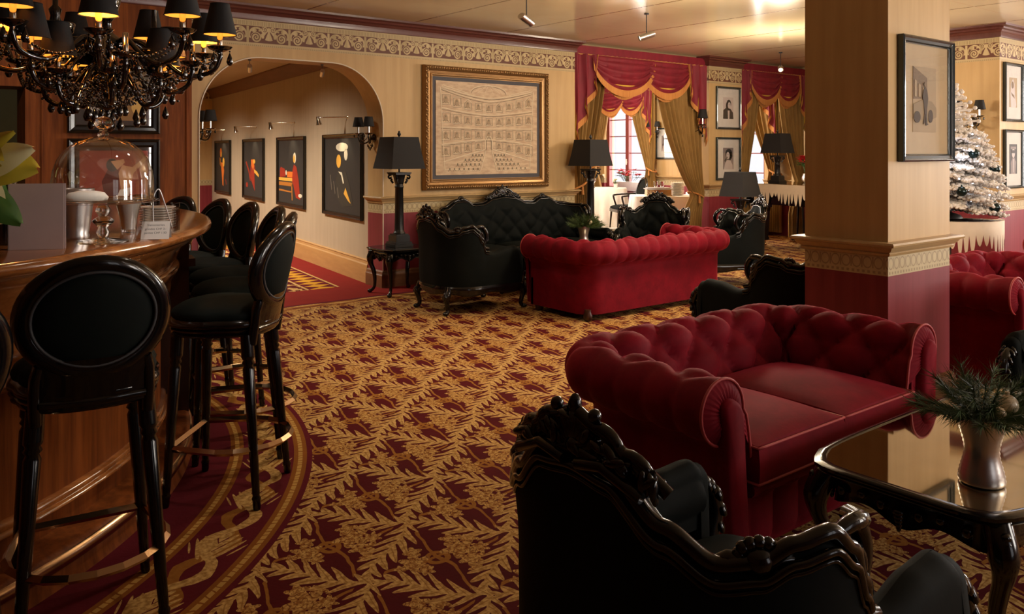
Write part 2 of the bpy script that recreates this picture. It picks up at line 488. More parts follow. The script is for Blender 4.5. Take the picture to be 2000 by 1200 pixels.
def obj(name, mb, mats, parent=None, smooth=True, autos=72, label=None):
    o = bpy.data.objects.new(name, mesh(name, mb, mats, smooth, autos)); C.objects.link(o)
    if parent: o.parent = parent
    if label: o['label'] = label
    return o
def tag(o, label, cat, group=None, kind=None):
    o['label'] = label; o['category'] = cat
    if group: o['group'] = group
    if kind: o['kind'] = kind
    return o
def struct(name, mb, mats, smooth=False, parent=None):
    o = obj(name, mb, mats, parent, smooth, 35)
    if not parent: o['kind'] = 'structure'
    return o
def thing(name, label, cat, loc=(0,0,0), rz=0, group=None):
    o = bpy.data.objects.new(name, None); C.objects.link(o); o.empty_display_size = .1
    o.location = loc; o.rotation_euler = (0, 0, rz)
    return tag(o, label, cat, group)
def dup(root, loc, rz, label, group=None, scale=None):
    def cp(o, par):
        c = o.copy(); C.objects.link(c); c.parent = par
        for ch in o.children: cp(ch, c)
        return c
    r = cp(root, None); r.location = loc; r.rotation_euler = (0, 0, rz); r['label'] = label
    if group: r['group'] = group
    if scale: r.scale = scale
    return r
def lerp(a, b, t): return a+(b-a)*t
def interp(keys, x):
    if x <= keys[0][0]: return keys[0][1]
    for (x0, y0), (x1, y1) in zip(keys, keys[1:]):
        if x <= x1:
            t = (x-x0)/(x1-x0); t = t*t*(3-2*t)
            return y0+(y1-y0)*t
    return keys[-1][1]
def polypath(pts, n):
    """resample a polyline evenly; returns f(s in 0..1) -> (point, tangent), total length"""
    P = [Vector(p) for p in pts]; L = [0]
    for a, b in zip(P, P[1:]): L.append(L[-1]+(b-a).length)
    T = L[-1]
    def f(t):
        d = max(0, min(1, t))*T
        for i in range(len(P)-1):
            if d <= L[i+1]+1e-9:
                k = (d-L[i])/max(1e-9, L[i+1]-L[i]); return P[i].lerp(P[i+1], k), (P[i+1]-P[i]).normalized()
        return P[-1], (P[-1]-P[-2]).normalized()
    return f, T
def spiral2(cx, cy, r0, r1, a0, a1, n=24):
    return [(cx+lerp(r0, r1, (i/n)**.8)*cos(lerp(a0, a1, i/n)), cy+lerp(r0, r1, (i/n)**.8)*sin(lerp(a0, a1, i/n))) for i in range(n+1)]
def text(name, body, size, loc, rot, mat, parent, depth=.0006, align='LEFT'):
    cu = bpy.data.curves.new(name, 'FONT'); cu.body = body; cu.size = size; cu.extrude = depth; cu.align_x = align
    o = bpy.data.objects.new(name, cu); C.objects.link(o); cu.materials.append(M[mat])
    bpy.context.view_layer.update()
    me = bpy.data.meshes.new_from_object(o.evaluated_get(bpy.context.evaluated_depsgraph_get()))
    bpy.data.objects.remove(o); bpy.data.curves.remove(cu)
    o = bpy.data.objects.new(name, me); C.objects.link(o)
    if not me.materials: me.materials.append(M[mat])
    o.location = loc; o.rotation_euler = rot; o.parent = parent
    return o
# ------------------------------------------------------------ the room
struct('floor', MB().box(-3.2, 13.2, -3.2, 17.0, -.1, 0), 'carpet')
struct('ceiling', MB().box(-3.2, 13.2, -3.2, 8.14, 2.86, 2.96), 'ceiling')
struct('ceiling_dining', MB().box(4.6, 13.2, 8.14, 13.6, 2.86, 2.96), 'tan')
struct('ceiling_gallery', MB().box(-3.2, 7.0, 8.14, 17.0, 2.68, 2.80), 'taupe')
# north wall with the arch, as one slab
def arch_pts():
    p = [(2.34, 0), (2.34, 2.86), (7.19, 2.86), (7.19, 0), (4.41, 0)]
    xr, xl, zs, ztop, rx = 4.41, 2.48, 1.76, 2.365, .60
    for i in range(17):
        t = (PI/2)*i/16; p.append((xr-rx+rx*cos(t), zs+(ztop-zs)*sin(t)))
    for i in range(17):
        t = (PI/2)*(1-i/16); p.append((xl+rx-rx*cos(t), zs+(ztop-zs)*sin(t)))
    p.append((2.48, 0))
    return p
AP = arch_pts()
MXZ = Matrix(((1,0,0,0),(0,0,-1,0),(0,1,0,0),(0,0,0,1)))   # (x,y,z)->(x,-z,y)
struct('wall_north', MB().prism(AP, -8.14, -7.81, MXZ), 'wall')
edge = [(x, 7.805, z) for x, z in AP[4:]]
struct('trim_1', MB().tube(edge, .007, 6), plain('arch_bead', (.72, .62, .48), .4))
def box_wall(name, x0, x1, y0, y1, mat='wall', z0=0, z1=2.86): return struct(name, MB().box(x0, x1, y0, y1, z0, z1), mat)
box_wall('wall_north_east', 12.5, 12.9, 7.81, 8.14)
box_wall('wall_north_header', 7.19, 9.86, 7.95, 8.10, 'wall', 2.70, 2.86)
box_wall('wall_north_header', 10.65, 12.5, 7.95, 8.10, 'wall', 2.70, 2.86)
box_wall('wall_column', 9.86, 10.65, 7.80, 8.12)
box_wall('wall_pillar', 4.28, 4.99, 2.21, 2.70)
box_wall('wall_column', 9.90, 10.58, 3.85, 5.05)
def holed(name, axis, t0, t1, a0, a1, holes, zb, zt, mat='wall'):
    mb = MB(); cuts = [a0]
    for h0, h1 in sorted(holes): cuts += [h0, h1]
    cuts.append(a1)
    def put(p, q, z0, z1):
        if axis == 'x': mb.box(p, q, t0, t1, z0, z1)
        else: mb.box(t0, t1, p, q, z0, z1)
    for i in range(0, len(cuts), 2): put(cuts[i], cuts[i+1], 0, 2.86)
    for h0, h1 in holes: put(h0, h1, 0, zb); put(h0, h1, zt, 2.86)
    return struct(name, mb, mat)
holed('wall_south', 'x', -2.9, -2.6, -3.2, 12.9, SOUTH_W, .65, 2.55, 'mahog')
holed('wall_east', 'y', 12.6, 12.9, -2.9, 13.6, EAST_W, .65, 2.55)
holed('wall_dining_north', 'x', 13.2, 13.5, 5.5, 12.9, [(7.7, 10.3)], .7, 2.5)
box_wall('wall_west', -3.2, -3.0, -2.9, 17, 'mahog')
bpy.data.objects['dining_fill_area'].location.y = 13.55
# gallery
gd = Vector((.1295, 1, 0)).normalized()
def gal(Y, off=0): return (4.47+(Y-8.42)*.1295-off, Y)
mb = MB(); a, b = gal(8.14), gal(16.8)
mb.prism([a, b, (b[0]+.25, b[1]), (a[0]+.25, a[1])], 0, 2.68)
struct('wall_gallery', mb, 'taupe')
box_wall('wall_gallery_end', -3.0, 6.0, 16.6, 16.8, 'wall', 0, 2.68)
mb = MB(); mb.sweep([gal(16.6), gal(8.14)], [(0, 2.50), (.02, 2.50), (.035, 2.54), (.09, 2.66), (.09, 2.68), (0, 2.68)])
struct('trim_2', mb, 'beam')
mb = MB(); mb.sweep([gal(16.6), gal(8.14)], [(.0, .0), (.035, 0), (.035, .20), (.025, .215), (.022, .24), (.03, .25), (.0, .26)])
struct('baseboard_gallery', mb, 'oak')
struct('trim_3', MB().box(2.0, 5.4, 8.75, 8.95, 2.52, 2.68), 'taupe')
# mouldings
CROWN = [(0, 2.72), (.018, 2.722), (.022, 2.735), (.022, 2.775), (.030, 2.782), (.040, 2.80), (.062, 2.81), (.070, 2.826), (.10, 2.84), (.105, 2.86), (0, 2.86)]
RAIL = [(0, .895), (.012, .897), (.018, .910), (.014, .916), (.030, .926), (.042, .945), (.058, .950), (.062, .960), (.056, .970), (.0, .972)]
BASE = [(0, 0), (.03, 0), (.03, .13), (.022, .14), (.018, .165), (.008, .175), (0, .18)]
paths = {'n': ([(4.41, 8.14), (4.41, 7.81), (7.19, 7.81), (7.19, 8.14)], False),
         'c': ([(9.86, 8.12), (9.86, 7.80), (10.65, 7.80), (10.65, 8.12)], True),
         'p': ([(4.28, 2.21), (4.99, 2.21), (4.99, 2.70), (4.28, 2.70)], True),
         'f': ([(9.90, 3.85), (10.58, 3.85), (10.58, 5.05), (9.90, 5.05)], True)}
k = 4
for key, (pth, cl) in paths.items():
    cp = ([(2.36, 7.81), (7.19, 7.81), (7.19, 8.14)] if key == 'n' else pth)
    struct('trim_%d' % k, MB().sweep(cp, CROWN, cl), 'crown', True)
    struct('trim_%d' % (k+1), MB().sweep(pth, RAIL, cl), 'rail', True)
    struct('baseboard_'+{'n': 'north', 'c': 'column', 'p': 'pillar', 'f': 'far_column'}[key], MB().sweep(pth, BASE, cl), 'skirt', True)
    k += 2
mb = MB()
for pth in ([(12.6, 13.2), (12.6, 8.14)], [(12.6, 7.81), (12.6, -2.6)]):
    mb.sweep(pth, CROWN)
struct('trim_12', mb, 'crown', True)
mb = MB()
for pth in ([(12.6, 13.2), (12.6, 12.75)], [(12.6, 11.55), (12.6, 9.75)], [(12.6, 8.75), (12.6, 8.14)]): mb.sweep(pth, RAIL)
struct('trim_13', mb, 'rail', True)
# windows
def window(n, axis, a0, a1, t, zb, zt, cols=4, rows=4):
    """frame in the opening; axis 'y' = wall runs along y at x=t"""
    mb = MB(); pn = MB()
    def bx(p, q, z0, z1, d0, d1, m=mb):
        if axis == 'y': m.box(t+d0, t+d1, p, q, z0, z1)
        else: m.box(p, q, t+d0, t+d1, z0, z1)
    f = .07
    bx(a0, a0+f, zb, zt, 0, .09); bx(a1-f, a1, zb, zt, 0, .09); bx(a0+f, a1-f, zb, zb+f, 0, .09); bx(a0+f, a1-f, zt-f, zt, 0, .09)
    mid = (a0+a1)/2; bx(mid-.045, mid+.045, zb+f, zt-f, -.01, .08)
    for i in range(1, rows+1):
        z = lerp(zb+f, zt-f, i/(rows+1)); bx(a0+f, mid-.045, z-.010, z+.010, .03, .05); bx(mid+.045, a1-f, z-.010, z+.010, .03, .05)
    fr = struct('window_%d' % n, mb, 'winframe')
    bx(a0+f, mid-.045, zb+f, zt-f, .055, .06, pn); bx(mid+.045, a1-f, zb+f, zt-f, .055, .06, pn)
    p = obj('pane', pn, 'pane', fr, False)
    h = MB(); bx(mid-.012, mid+.012, 1.18, 1.30, -.045, -.025, h); bx(mid-.008, mid+.008, 1.22, 1.25, -.03, 0, h)
    obj('window_handle', h, 'china', fr, False)
    return fr
for i, (a, b) in enumerate(EAST_W): window(i+1, 'y', a, b, 12.68, .65, 2.55)
for i, (a, b) in enumerate(SOUTH_W): window(i+4, 'x', a, b, -2.8, .65, 2.55)
window(7, 'x', 7.7, 10.3, 13.3, .7, 2.5)  # unseen window, added so the dining fill panel can shine in
# window sills
for i, (a, b) in enumerate(EAST_W[1:]): struct('trim_%d' % (14+i), MB().box(12.38, 12.70, a-.1, b+.1, .60, .645), 'winframe')
# purple radiator boxes under the dining windows
RADM = plain('plum_painted_wood', (.115, .035, .09), .45)
for i, (a, b) in enumerate(EAST_W[1:]):
    mb = MB().box(12.42, 12.6, a-.05, b+.05, .0, .60)
    s = struct('trim_%d' % (16+i), mb, RADM)
    g = MB()
    for j in range(3):
        y = lerp(a, b, (j+.5)/3)
        for q in range(7): g.box(12.41, 12.425, y-.09+q*.028, y-.075+q*.028, .10, .17)
    obj('vent_grille', g, 'ink', s, False)
# mahogany wall behind the bar, with the doorway
mb = MB().box(1.05, 2.34, 7.60, 8.0, 0, 2.86).box(-3.0, 1.05, 7.60, 8.0, 1.97, 2.86)
struct('wall_mahogany', mb, 'mahog')
mb = MB()
mb.box(1.05, 1.13, 7.575, 7.61, 0, 2.05).box(-3.0, 1.13, 7.575, 7.61, 1.97, 2.05)
mb.box(1.165, 1.18, 7.585, 7.61, 0, 2.5).box(1.17, 2.34, 7.585, 7.61, 2.20, 2.22).box(2.30, 2.345, 7.58, 7.61, 0, 2.72)
struct('trim_18', mb, 'mahog', False)
struct('trim_19', MB().sweep([(-3, 7.60), (2.34, 7.60), (2.34, 7.81)], CROWN), 'crown', True)
struct('wall_back_room', MB().box(-3.0, 2.34, 9.4, 9.5, 0, 2.6), 'greenroom')
# ------------------------------------------------------------ bar counter
BC = (-.9, 4.9)
bar = thing('bar_counter', 'curved mahogany bar counter with a polished top and moulded front', 'bar counter', (BC[0], BC[1], 0))
A0, A1 = R(-112), R(62)
obj('countertop', MB().lathe([(1.55, 1.075), (1.55, 1.115), (1.57, 1.12), (2.375, 1.12), (2.392, 1.115), (2.40, 1.100), (2.398, 1.085), (2.385, 1.074), (2.36, 1.070), (2.34, 1.058), (2.32, 1.052), (1.55, 1.075)], seg=120, a0=A0, a1=A1), 'mahog_h', bar)
obj('cornice', MB().lathe([(2.32, 1.052), (2.31, 1.03), (2.275, 1.022), (2.270, 1.005), (2.262, .99), (2.235, .93), (2.225, .915), (2.245, .905), (2.252, .89), (2.245, .872), (2.222, .86), (2.215, .82), (2.205, .80), (2.212, .79), (2.212, .775), (2.195, .765), (2.19, .70), (2.20, .695), (2.20, .675), (2.18, .665)], seg=120, a0=A0, a1=A1), 'mahog_h', bar)
obj('front_panel', MB().lathe([(2.18, .67), (2.165, .66), (2.165, .24)], seg=120, a0=A0, a1=A1), 'mahog', bar)
obj('panel_moulding', MB().lathe([(2.165, .25), (2.185, .245), (2.19, .235), (2.185, .22), (2.20, .215), (2.20, .205), (2.175, .20)], seg=120, a0=A0, a1=A1), 'mahog_h', bar)
obj('kickboard', MB().lathe([(2.18, .205), (2.18, .13), (2.20, .125), (2.28, .12), (2.30, .11), (2.30, .03), (2.31, .0)], seg=120, a0=A0, a1=A1), 'mahog', bar)
obj('foot_strip', MB().lathe([(2.302, .06), (2.312, .065), (2.316, .085), (2.306, .105), (2.301, .108)], seg=120, a0=A0, a1=A1), 'bronze', bar)
mb = MB().lathe([(1.86, 0), (1.86, .70), (1.86, 1.075)], seg=80, a0=A0, a1=A1)
obj('back_panel', mb, 'darkwood', bar)
mb = MB().lathe([(1.80, .82), (1.45, .82), (1.45, .78), (1.80, .78)], seg=60, a0=A0, a1=A1)
obj('work_shelf', mb, 'darkwood', bar)
for ang in (-11, 12, 34):
    t = R(ang); Mr = Matrix.Rotation(t, 4, 'Z')
    p = MB().box(2.14, 2.30, -.07, .07, .0, .86, Mr).box(2.14, 2.33, -.085, .085, .86, .90, Mr).box(2.14, 2.30, -.07, .07, .90, 1.05, Mr)
    obj('pilaster', p, 'darkwood', bar, False)
# ------------------------------------------------------------ bar stools (local +y = towards the counter)
def make_stool(label):
    t = thing('bar_stool', label, 'bar stool', group='black bar stools around the counter')
    W = .205
    def outline(a):   # seat plan: rounded, flatter at the back
        c, s_ = cos(a), sin(a); n = 2.6
        rr = 1/((abs(c)**n+abs(s_)**n)**(1/n))
        return rr*c*W*(1.0 if s_ > 0 else .94), rr*s_*W*1.0
    def ring(prof, seg=40):
        mb = MB(); vs = []; fs = []; m = len(prof)
        for k in range(seg):
            x, y = outline(2*PI*k/seg)
            for (o, z) in prof:
                f = 1+o/W; vs.append((x*f, y*f, z))
        for k in range(seg):
            a, b = k*m, ((k+1) % seg)*m
            for j in range(m-1): fs.append((a+j, b+j, b+j+1, a+j+1))
        mb.add(vs, fs); return mb
    obj('seat', ring([(-W, .73), (-.02, .73), (.0, .765), (.004, .778), (-.004, .795), (-.03, .812), (-.08, .825), (-W*.999, .832)]), 'stoolvelvet', t)
    obj('apron', ring([(-.03, .692), (.0, .692), (.004, .700), (-.004, .706), (.006, .712), (.010, .720), (.0, .726), (.012, .732), (.014, .744), (.006, .755), (-.006, .765)]), 'lacquer', t)
    for sx in (-1, 1):
        for sy in (-1, 1):
            tx, ty = sx*.148, sy*.145; bx_, by_ = sx*.195, (sy*.205 if sy < 0 else .175)
            mb = MB()
            prof = [(0, .0), (.013, .0), (.016, .01), (.016, .035), (.019, .045), (.014, .055), (.0155, .065), (.0245, .56), (.018, .575), (.026, .585), (.020, .597), (.027, .607), (.027, .615), (.026, .70), (0, .70)]
            n = 12; vs = []; m = len(prof)
            for k in range(n):
                a = 2*PI*k/n; fl = .90 if k % 2 else 1.0
                for (r, z) in prof:
                    q = fl if .07 < z < .57 else 1
                    cx = lerp(bx_, tx, z/.70); cy = lerp(by_, ty, z/.70)
                    vs.append((cx+r*q*cos(a), cy+r*q*sin(a), z))
            mb.add(vs, [(k*m+j, ((k+1) % n)*m+j, ((k+1) % n)*m+j+1, k*m+j+1) for k in range(n) for j in range(m-1)])
            obj('leg', mb, 'lacquer', t)
    # back: posts, round frame, padded panel
    cz, rx, rz = .966, .196, .170
    def bp(u, v, o=0):  # oval-plane coordinates to 3D, curved and reclined; o>0 = outwards (rear)
        y = -.205 - (v+ .2)*.16 + (u*u)*1.15
        return (u, y-o, cz+v)
    mb = MB()
    N = 48
    secs = [(-.030, -.010), (-.024, -.019), (-.008, -.024), (.010, -.020), (.022, -.008), (.022, .008), (.010, .020), (-.008, .024), (-.024, .019), (-.030, .010)]
    mb.grid(lambda i, j: bp((rx+secs[round(j*len(secs)) % len(secs)][0]-.005)*cos(2*PI*i), (rz+secs[round(j*len(secs)) % len(secs)][0]-.005)*sin(2*PI*i), secs[round(j*len(secs)) % len(secs)][1]), N, len(secs), True, True)
    obj('back_frame', mb, 'lacquer', t)
    pad = MB()
    for sgn in (1, -1):
        pad.grid(lambda i, j: bp(lerp(.0, rx-.030, j)*cos(2*PI*i), lerp(.0, rz-.030, j)*sin(2*PI*i), sgn*(.006+.028*sqrt1(j))), 40, 9, True)
    obj('back_cushion', pad, 'stoolvelvet', t)
    brd = MB()
    for sgn in (1, -1): brd.tube([bp((rx-.031)*cos(2*PI*i/48), (rz-.031)*sin(2*PI*i/48), sgn*.019) for i in range(48)], .005, 6, closed=True)
    obj('braid', brd, plain('dark_braid', (.035, .033, .036), .6) if 'braid' not in M else M['braid'], t)
    for sx in (-1, 1):
        mb = MB().tube([(sx*.15, -.165, .66), (sx*.152, -.178, .74), (sx*.150, -.185, .80), bp(sx*.140, -.130)], .022, 8, flat=.8)
        obj('back_post', mb, 'lacquer', t)
    mb = MB()
    mb.grid(lambda u, v: (lerp(-.15, .15, u)*(1-.1*sin(PI*v)), -.200-.030*v-.012+((u*2-1)**2)*.030, lerp(.70, .85, v)), 14, 6)
    mb.grid(lambda u, v: (lerp(.15, -.15, u)*(1-.1*sin(PI*v)), -.200-.030*v+.012+((u*2-1)**2)*.030, lerp(.70, .86, v)), 14, 6)
    mb.tube([(-.14, -.185, .72), (0, -.212, .72), (.14, -.185, .72)], .014, 8)
    obj('back_rail', mb, 'lacquer', t)
    fz = .235; q = fz/.70
    def lg(sx, sy): return (sx*lerp(.195, .148, q), lerp(-.205 if sy < 0 else .175, -.145 if sy < 0 else .145, q))
    pts = [lg(-1, 1)]+[lg(1, 1)]
    for i in range(13):
        a = R(-20+220*(-i/12)); a = R(20)-R(220)*i/12
        pts.append((.222*cos(a), -.05+.222*sin(a)))
    mb = MB(); P = [(x, y) for x, y in pts]
    mb.tube([(x, y, fz) for x, y in P], .014, 4, closed=True, flat=1.0, up=(0, 0, 1))
    obj('foot_ring', mb, 'bronze', t, False)
    return t
def sqrt1(j): return math.sqrt(max(0, 1-j*j))
M['braid'] = plain('dark_braid', (.035, .033, .036), .6)
SL = [(-68.8, 2.62, 'black bar stool cut off at the left edge of the picture'),
      (-54.0, 2.50, 'black oval-back bar stool seen from behind at the near end of the counter'),
      (-32.0, 2.53, 'nearest black bar stool of the row beyond the gap, back facing the carpet'),
      (-20.5, 2.52, 'second black bar stool from the gap, tucked close behind the nearest one'),
      (-10.5, 2.52, 'third black bar stool from the gap, with warm glints along its back frame'),
      (-.5, 2.50, 'fourth black bar stool from the gap, standing a little apart'),
      (9.0, 2.51, 'fifth black bar stool from the gap, partly behind the counter tip'),
      (18.5, 2.52, 'second farthest black bar stool at the far side of the counter'),
      (28, 2.52, 'farthest black bar stool, in front of the arch')]
st0 = None
for ang, rad, lab in SL:
    a = R(ang); x, y = BC[0]+rad*cos(a), BC[1]+rad*sin(a)
    rz_ = a+PI/2+R(rnd.uniform(-3, 3)) + R({-32.0: -10, -54.0: -40, -68.8: -8}.get(ang, 0))
    if st0 is None:
        st0 = make_stool(lab); st0.location = (x, y, 0); st0.rotation_euler = (0, 0, rz_)
    else: dup(st0, (x, y, 0), rz_, lab)
# ------------------------------------------------------------ chesterfields (local: x along length, front at -y, back at +y)
def make_chesterfield(L, D, H, seats, label, group):
    t = thing('chesterfield_sofa', label, 'sofa', group=group)
    rr = .108                                  # roll radius
    hx = L/2-rr-.02; yb = D-rr-.02             # plan line of the roll centre
    pts = [(-hx, .03)]
    cr = .19
    pts.append((-hx, yb-cr))
    for i in range(1, 9):
        a = PI-(PI/2)*i/8; pts.append((-hx+cr+cr*cos(a), yb-cr+cr*sin(a)))
    for i in range(0, 9):
        a = PI/2-(PI/2)*i/8; pts.append((hx-cr+cr*cos(a), yb-cr+cr*sin(a)))
    pts.append((hx, .03))
    f, T = polypath(pts, 0)
    zc = H-rr
    # cross-section: (outward offset, z, arc length); inside bottom -> over the roll -> outside bottom
    prof = []
    for i in range(12): k = i/11; prof.append((-.155+.03*k**2, lerp(.34, zc-.03, k)))
    n = 22
    for i in range(n+1):
        a = PI*1.02-(PI*1.50)*i/n
        prof.append((.0+rr*cos(a), zc+rr*sin(a)))
    prof += [(.01, zc-rr*.99), (-.01, zc-rr-.03), (-.012, .30), (-.012, .055)]
    pl = [0]
    for a, b in zip(prof, prof[1:]): pl.append(pl[-1]+math.hypot(b[0]-a[0], b[1]-a[1]))
    itop = 11+8; ltop = pl[itop]; lout = pl[12+n]
    sw = T/round(T/.135); ph = .15
    nu = int(T/.016)
    def surf(u, v):
        j = v*(len(prof)-1); j0 = min(len(prof)-2, int(j)); k = j-j0
        o = lerp(prof[j0][0], prof[j0+1][0], k); z = lerp(prof[j0][1], prof[j0+1][1], k); l = lerp(pl[j0], pl[j0+1], k)
        p, d = f(u); s_ = u*T
        # smooth tangent in the corners
        d2 = (f(min(1, u+.012))[0]-f(max(0, u-.012))[0]).normalized()
        nrm_ = Vector((-d2.y, d2.x))                # left of travel = outwards here
        # diamond tufting on the inside and top, pleats on the outside of the roll
        q = (l-.05)/ph; a_ = s_/sw
        dia = (abs(sin(PI*(a_/1+q)/1*.5*2/2))*abs(sin(PI*(a_-q)/2*1)))
        A = abs(sin(PI*(a_+q)/2)); B = abs(sin(PI*(a_-q)/2))
        puff = (A*B)**.42
        ple = abs(sin(PI*a_))**.45 if False else abs(sin(PI*(a_+ (round(ltop/ph*1.0) % 2)*.0)/1))**.5
        wi = interp([(0, 0), (.08, 1), (ltop-.01, 1), (ltop+.08, 0)], l)
        wo = interp([(ltop-.02, 0), (ltop+.08, 1), (lout-.02, 1), (lout+.01, 0)], l)
        endf = interp([(0, 0), (.05, 1), (T-.05, 1), (T, 0)], s_)
        h = (-.066*(1-puff)*wi-.018*(1-ple)*wo)*endf+.016*wi*endf
        # surface normal of the section
        ja, jb = max(0, j0-1), min(len(prof)-1, j0+2)
        to, tz = prof[jb][0]-prof[ja][0], prof[jb][1]-prof[ja][1]; m = math.hypot(to, tz) or 1
        no, nz_ = -tz/m, to/m
        o2 = o+no*h; z2 = z+nz_*h
        return (p.x+nrm_.x*o2, p.y+nrm_.y*o2, z2)
    # resample v densely via non-uniform table
    dense = []
    for j in range(len(prof)-1):
        cnt = max(1, int((pl[j+1]-pl[j])/.014))
        dense += [(j+k/cnt)/(len(prof)-1) for k in range(cnt)]
    dense.append(1.0)
    mb = MB(); nv = len(dense)
    mb.grid(lambda u, v: surf(u, dense[int(round(v*(nv-1)))]), nu, nv)
    obj('back_and_arms', mb, 'redvelvet', t, True, 70)
    # arm fronts: scroll face, post and piping
    for sx in (-1, 1):
        P0 = Vector((sx*hx, .03)); e = MB()
        outl = [(sx*(p_[0])*1.0, p_[1]) for p_ in prof[:]]
        # prof offsets are outwards
        outl = [(P0.x+sx*o, z) for o, z in prof]
        cen = (P0.x+sx*0.0, zc)
        face = [(x, .028, z) for x, z in outl]
        cvs = [(cen[0], .015, cen[1])]
        roll = outl[9:12+n+2]
        vs = []; m2 = 96; 
        lf, LT = polypath([(x, z) for x, z in outl[6:12+n+3]], 0)
        for i in range(m2+1):
            p_, _ = lf(i/m2)
            for j in range(5):
                k = j/4; x = lerp(cen[0], p_.x, k); z = lerp(cen[1], p_.y, k)
                y = .028-.020*sin(PI*k)-.006*abs(sin(i*PI/3.2))*sin(PI*k)
                vs.append((x, y, z))
        e.add(vs, [(i*5+j, i*5+j+1, (i+1)*5+j+1, (i+1)*5+j) for i in range(m2) for j in range(4)])
        xs = [P0.x+sx*(-.115), P0.x+sx*(-.012)]; x0, x1 = min(xs), max(xs)
        e.box(x0, x1, .02, .06, .055, zc-.06)
        obj('arm_front', e, 'redvelvet', t, True, 50)
        pst = MB()
        w_ = .050; cxp = P0.x-sx*.058
        sh = [(-w_, .07), (w_, .07), (w_, zc-.01)]+[(w_*cos(a)+sx*.0, zc+.00+w_*sin(a)) for a in [PI*i/10 for i in range(1, 10)]]+[(-w_, zc-.01)]
        sh = [(cxp+x*(1.0)+ (sx*.045*max(0, (z-.45)/(zc-.45)) if z > .45 else 0), z) for x, z in sh]
        nsh = len(sh); vs = []
        ins = lambda k: [(lerp(sum(x for x, _ in sh)/nsh, x, k), lerp(.35, z, k if z > .1 else 1)) for x, z in sh]
        for (y, k) in ((.03, 1.0), (.005, 1.0), (-.012, .93), (-.020, .72)):
            cx_ = sum(x for x, _ in sh)/nsh
            for x, z in sh: vs.append((cx_+(x-cx_)*k, y, .07+(z-.07)*(1-(1-k)*.12)))
        fcs = [(r_*nsh+i, r_*nsh+(i+1) % nsh, (r_+1)*nsh+(i+1) % nsh, (r_+1)*nsh+i) for r_ in range(3) for i in range(nsh)]
        fcs.append(tuple(range(3*nsh, 4*nsh)))
        pst.add(vs, fcs); obj('arm_post', pst, 'redvelvet', t, True, 60)
        pp = MB(); pp.tube([(x, .024, z) for x, z in outl[4:12+n+3]], .0055, 6)
        obj('piping', pp, 'piping', t)
    # seat base with tufted front, cushions, feet
    ix = hx-.15
    fr = MB()
    def front(u, v):
        x = lerp(-ix, ix, u); z = lerp(.09, .33, v)
        puff = (abs(sin(PI*(x/.15+.5))))**.5
        vv = min(1, (1-v)*6)*min(1, v*5)
        return (x, .055-.035*puff*vv-.014*(1 if v > .84 else 0), z)
    fr.grid(front, 90, 14)
    fr.box(-ix, ix, .06, yb-.1, .10, .33)
    obj('seat_base', fr, 'redvelvet', t, True, 50)
    rl = MB(); rl.tube([(-ix, .035, .315), (ix, .035, .315)], .028, 10)
    obj('front_rail', rl, 'redvelvet', t)
    cw = 2*ix/seats
    for i in range(seats):
        cx = -ix+cw*(i+.5); cu = MB(); d0, d1 = -.005, yb-.13; cy = (d0+d1)/2; hy = (d1-d0)/2; hxx = cw/2-.004
        N = 26
        def ctop(u, v, sgn, z0=.34, z1=.475):
            a, b = u*2-1, v*2-1
            kx = sinh_(a); ky = sinh_(b)
            edge = max(abs(kx), abs(ky)); dome = (1-kx*kx)*(1-ky*ky)
            z = z1-.012+.050*dome**.5 if sgn > 0 else z0-.004
            return (cx+kx*hxx, cy+ky*hy, z-(.006 if edge > .985 else 0)*sgn)
        cu.grid(lambda u, v: ctop(u, v, 1), N, N); cu.grid(lambda u, v: ctop(u, v, -1), N, N)
        per = [(-1, -1), (1, -1), (1, 1), (-1, 1)]
        loop = []
        for k in range(4):
            a, b = per[k], per[(k+1) % 4]
            for q in range(12): loop.append((lerp(a[0], b[0], q/12), lerp(a[1], b[1], q/12)))
        cu.grid(lambda u, v: (cx+(loop[int(round(u*48)) % 48][0])*(hxx+.010*sin(PI*v)), cy+(loop[int(round(u*48)) % 48][1])*(hy+.012*sin(PI*v)), lerp(.336, .459, v)), 48, 6, True)
        c_ = obj('seat_cushion', cu, 'redvelvet', t, True, 40)
        pw = MB()
        for z in (.463, .342):
            pw.tube([(cx+x*(hxx+.003), cy+y*(hy+.003), z) for x, y in loop], .005, 6, closed=True)
        obj('piping', pw, 'piping', c_)
    for x in (-hx+.06, hx-.06):
        for y in (.09, yb-.06):
            obj('foot', MB().lathe([(0, 0), (.022, 0), (.038, .02), (.04, .05), (.028, .075), (.028, .10), (0, .10)], (x, y, 0), 14), 'darkwood', t)
    return t
def sinh_(a): return max(-1, min(1, a*1.06)) if abs(a) < .94 else (1 if a > 0 else -1)
CG = 'red velvet button-tufted sofas'
s1 = make_chesterfield(1.62, .88, .715, 2, 'red velvet two-seat tufted sofa facing the near black coffee table', CG)
s1.location = (2.88, 1.66, 0)
s2 = make_chesterfield(2.14, .92, .695, 3, 'long red velvet tufted sofa seen from its plain back in the middle of the room', CG)
s2.location = (5.79, 5.90, 0); s2.rotation_euler = (0, 0, PI)
dup(s1, (6.0, 1.95, 0), 0, 'red velvet tufted sofa behind the square pillar, its left arm near the right edge')
dup(s1, (8.30, 2.25, 0), R(-90), 'far red velvet sofa of which only a rounded arm shows at the right edge')

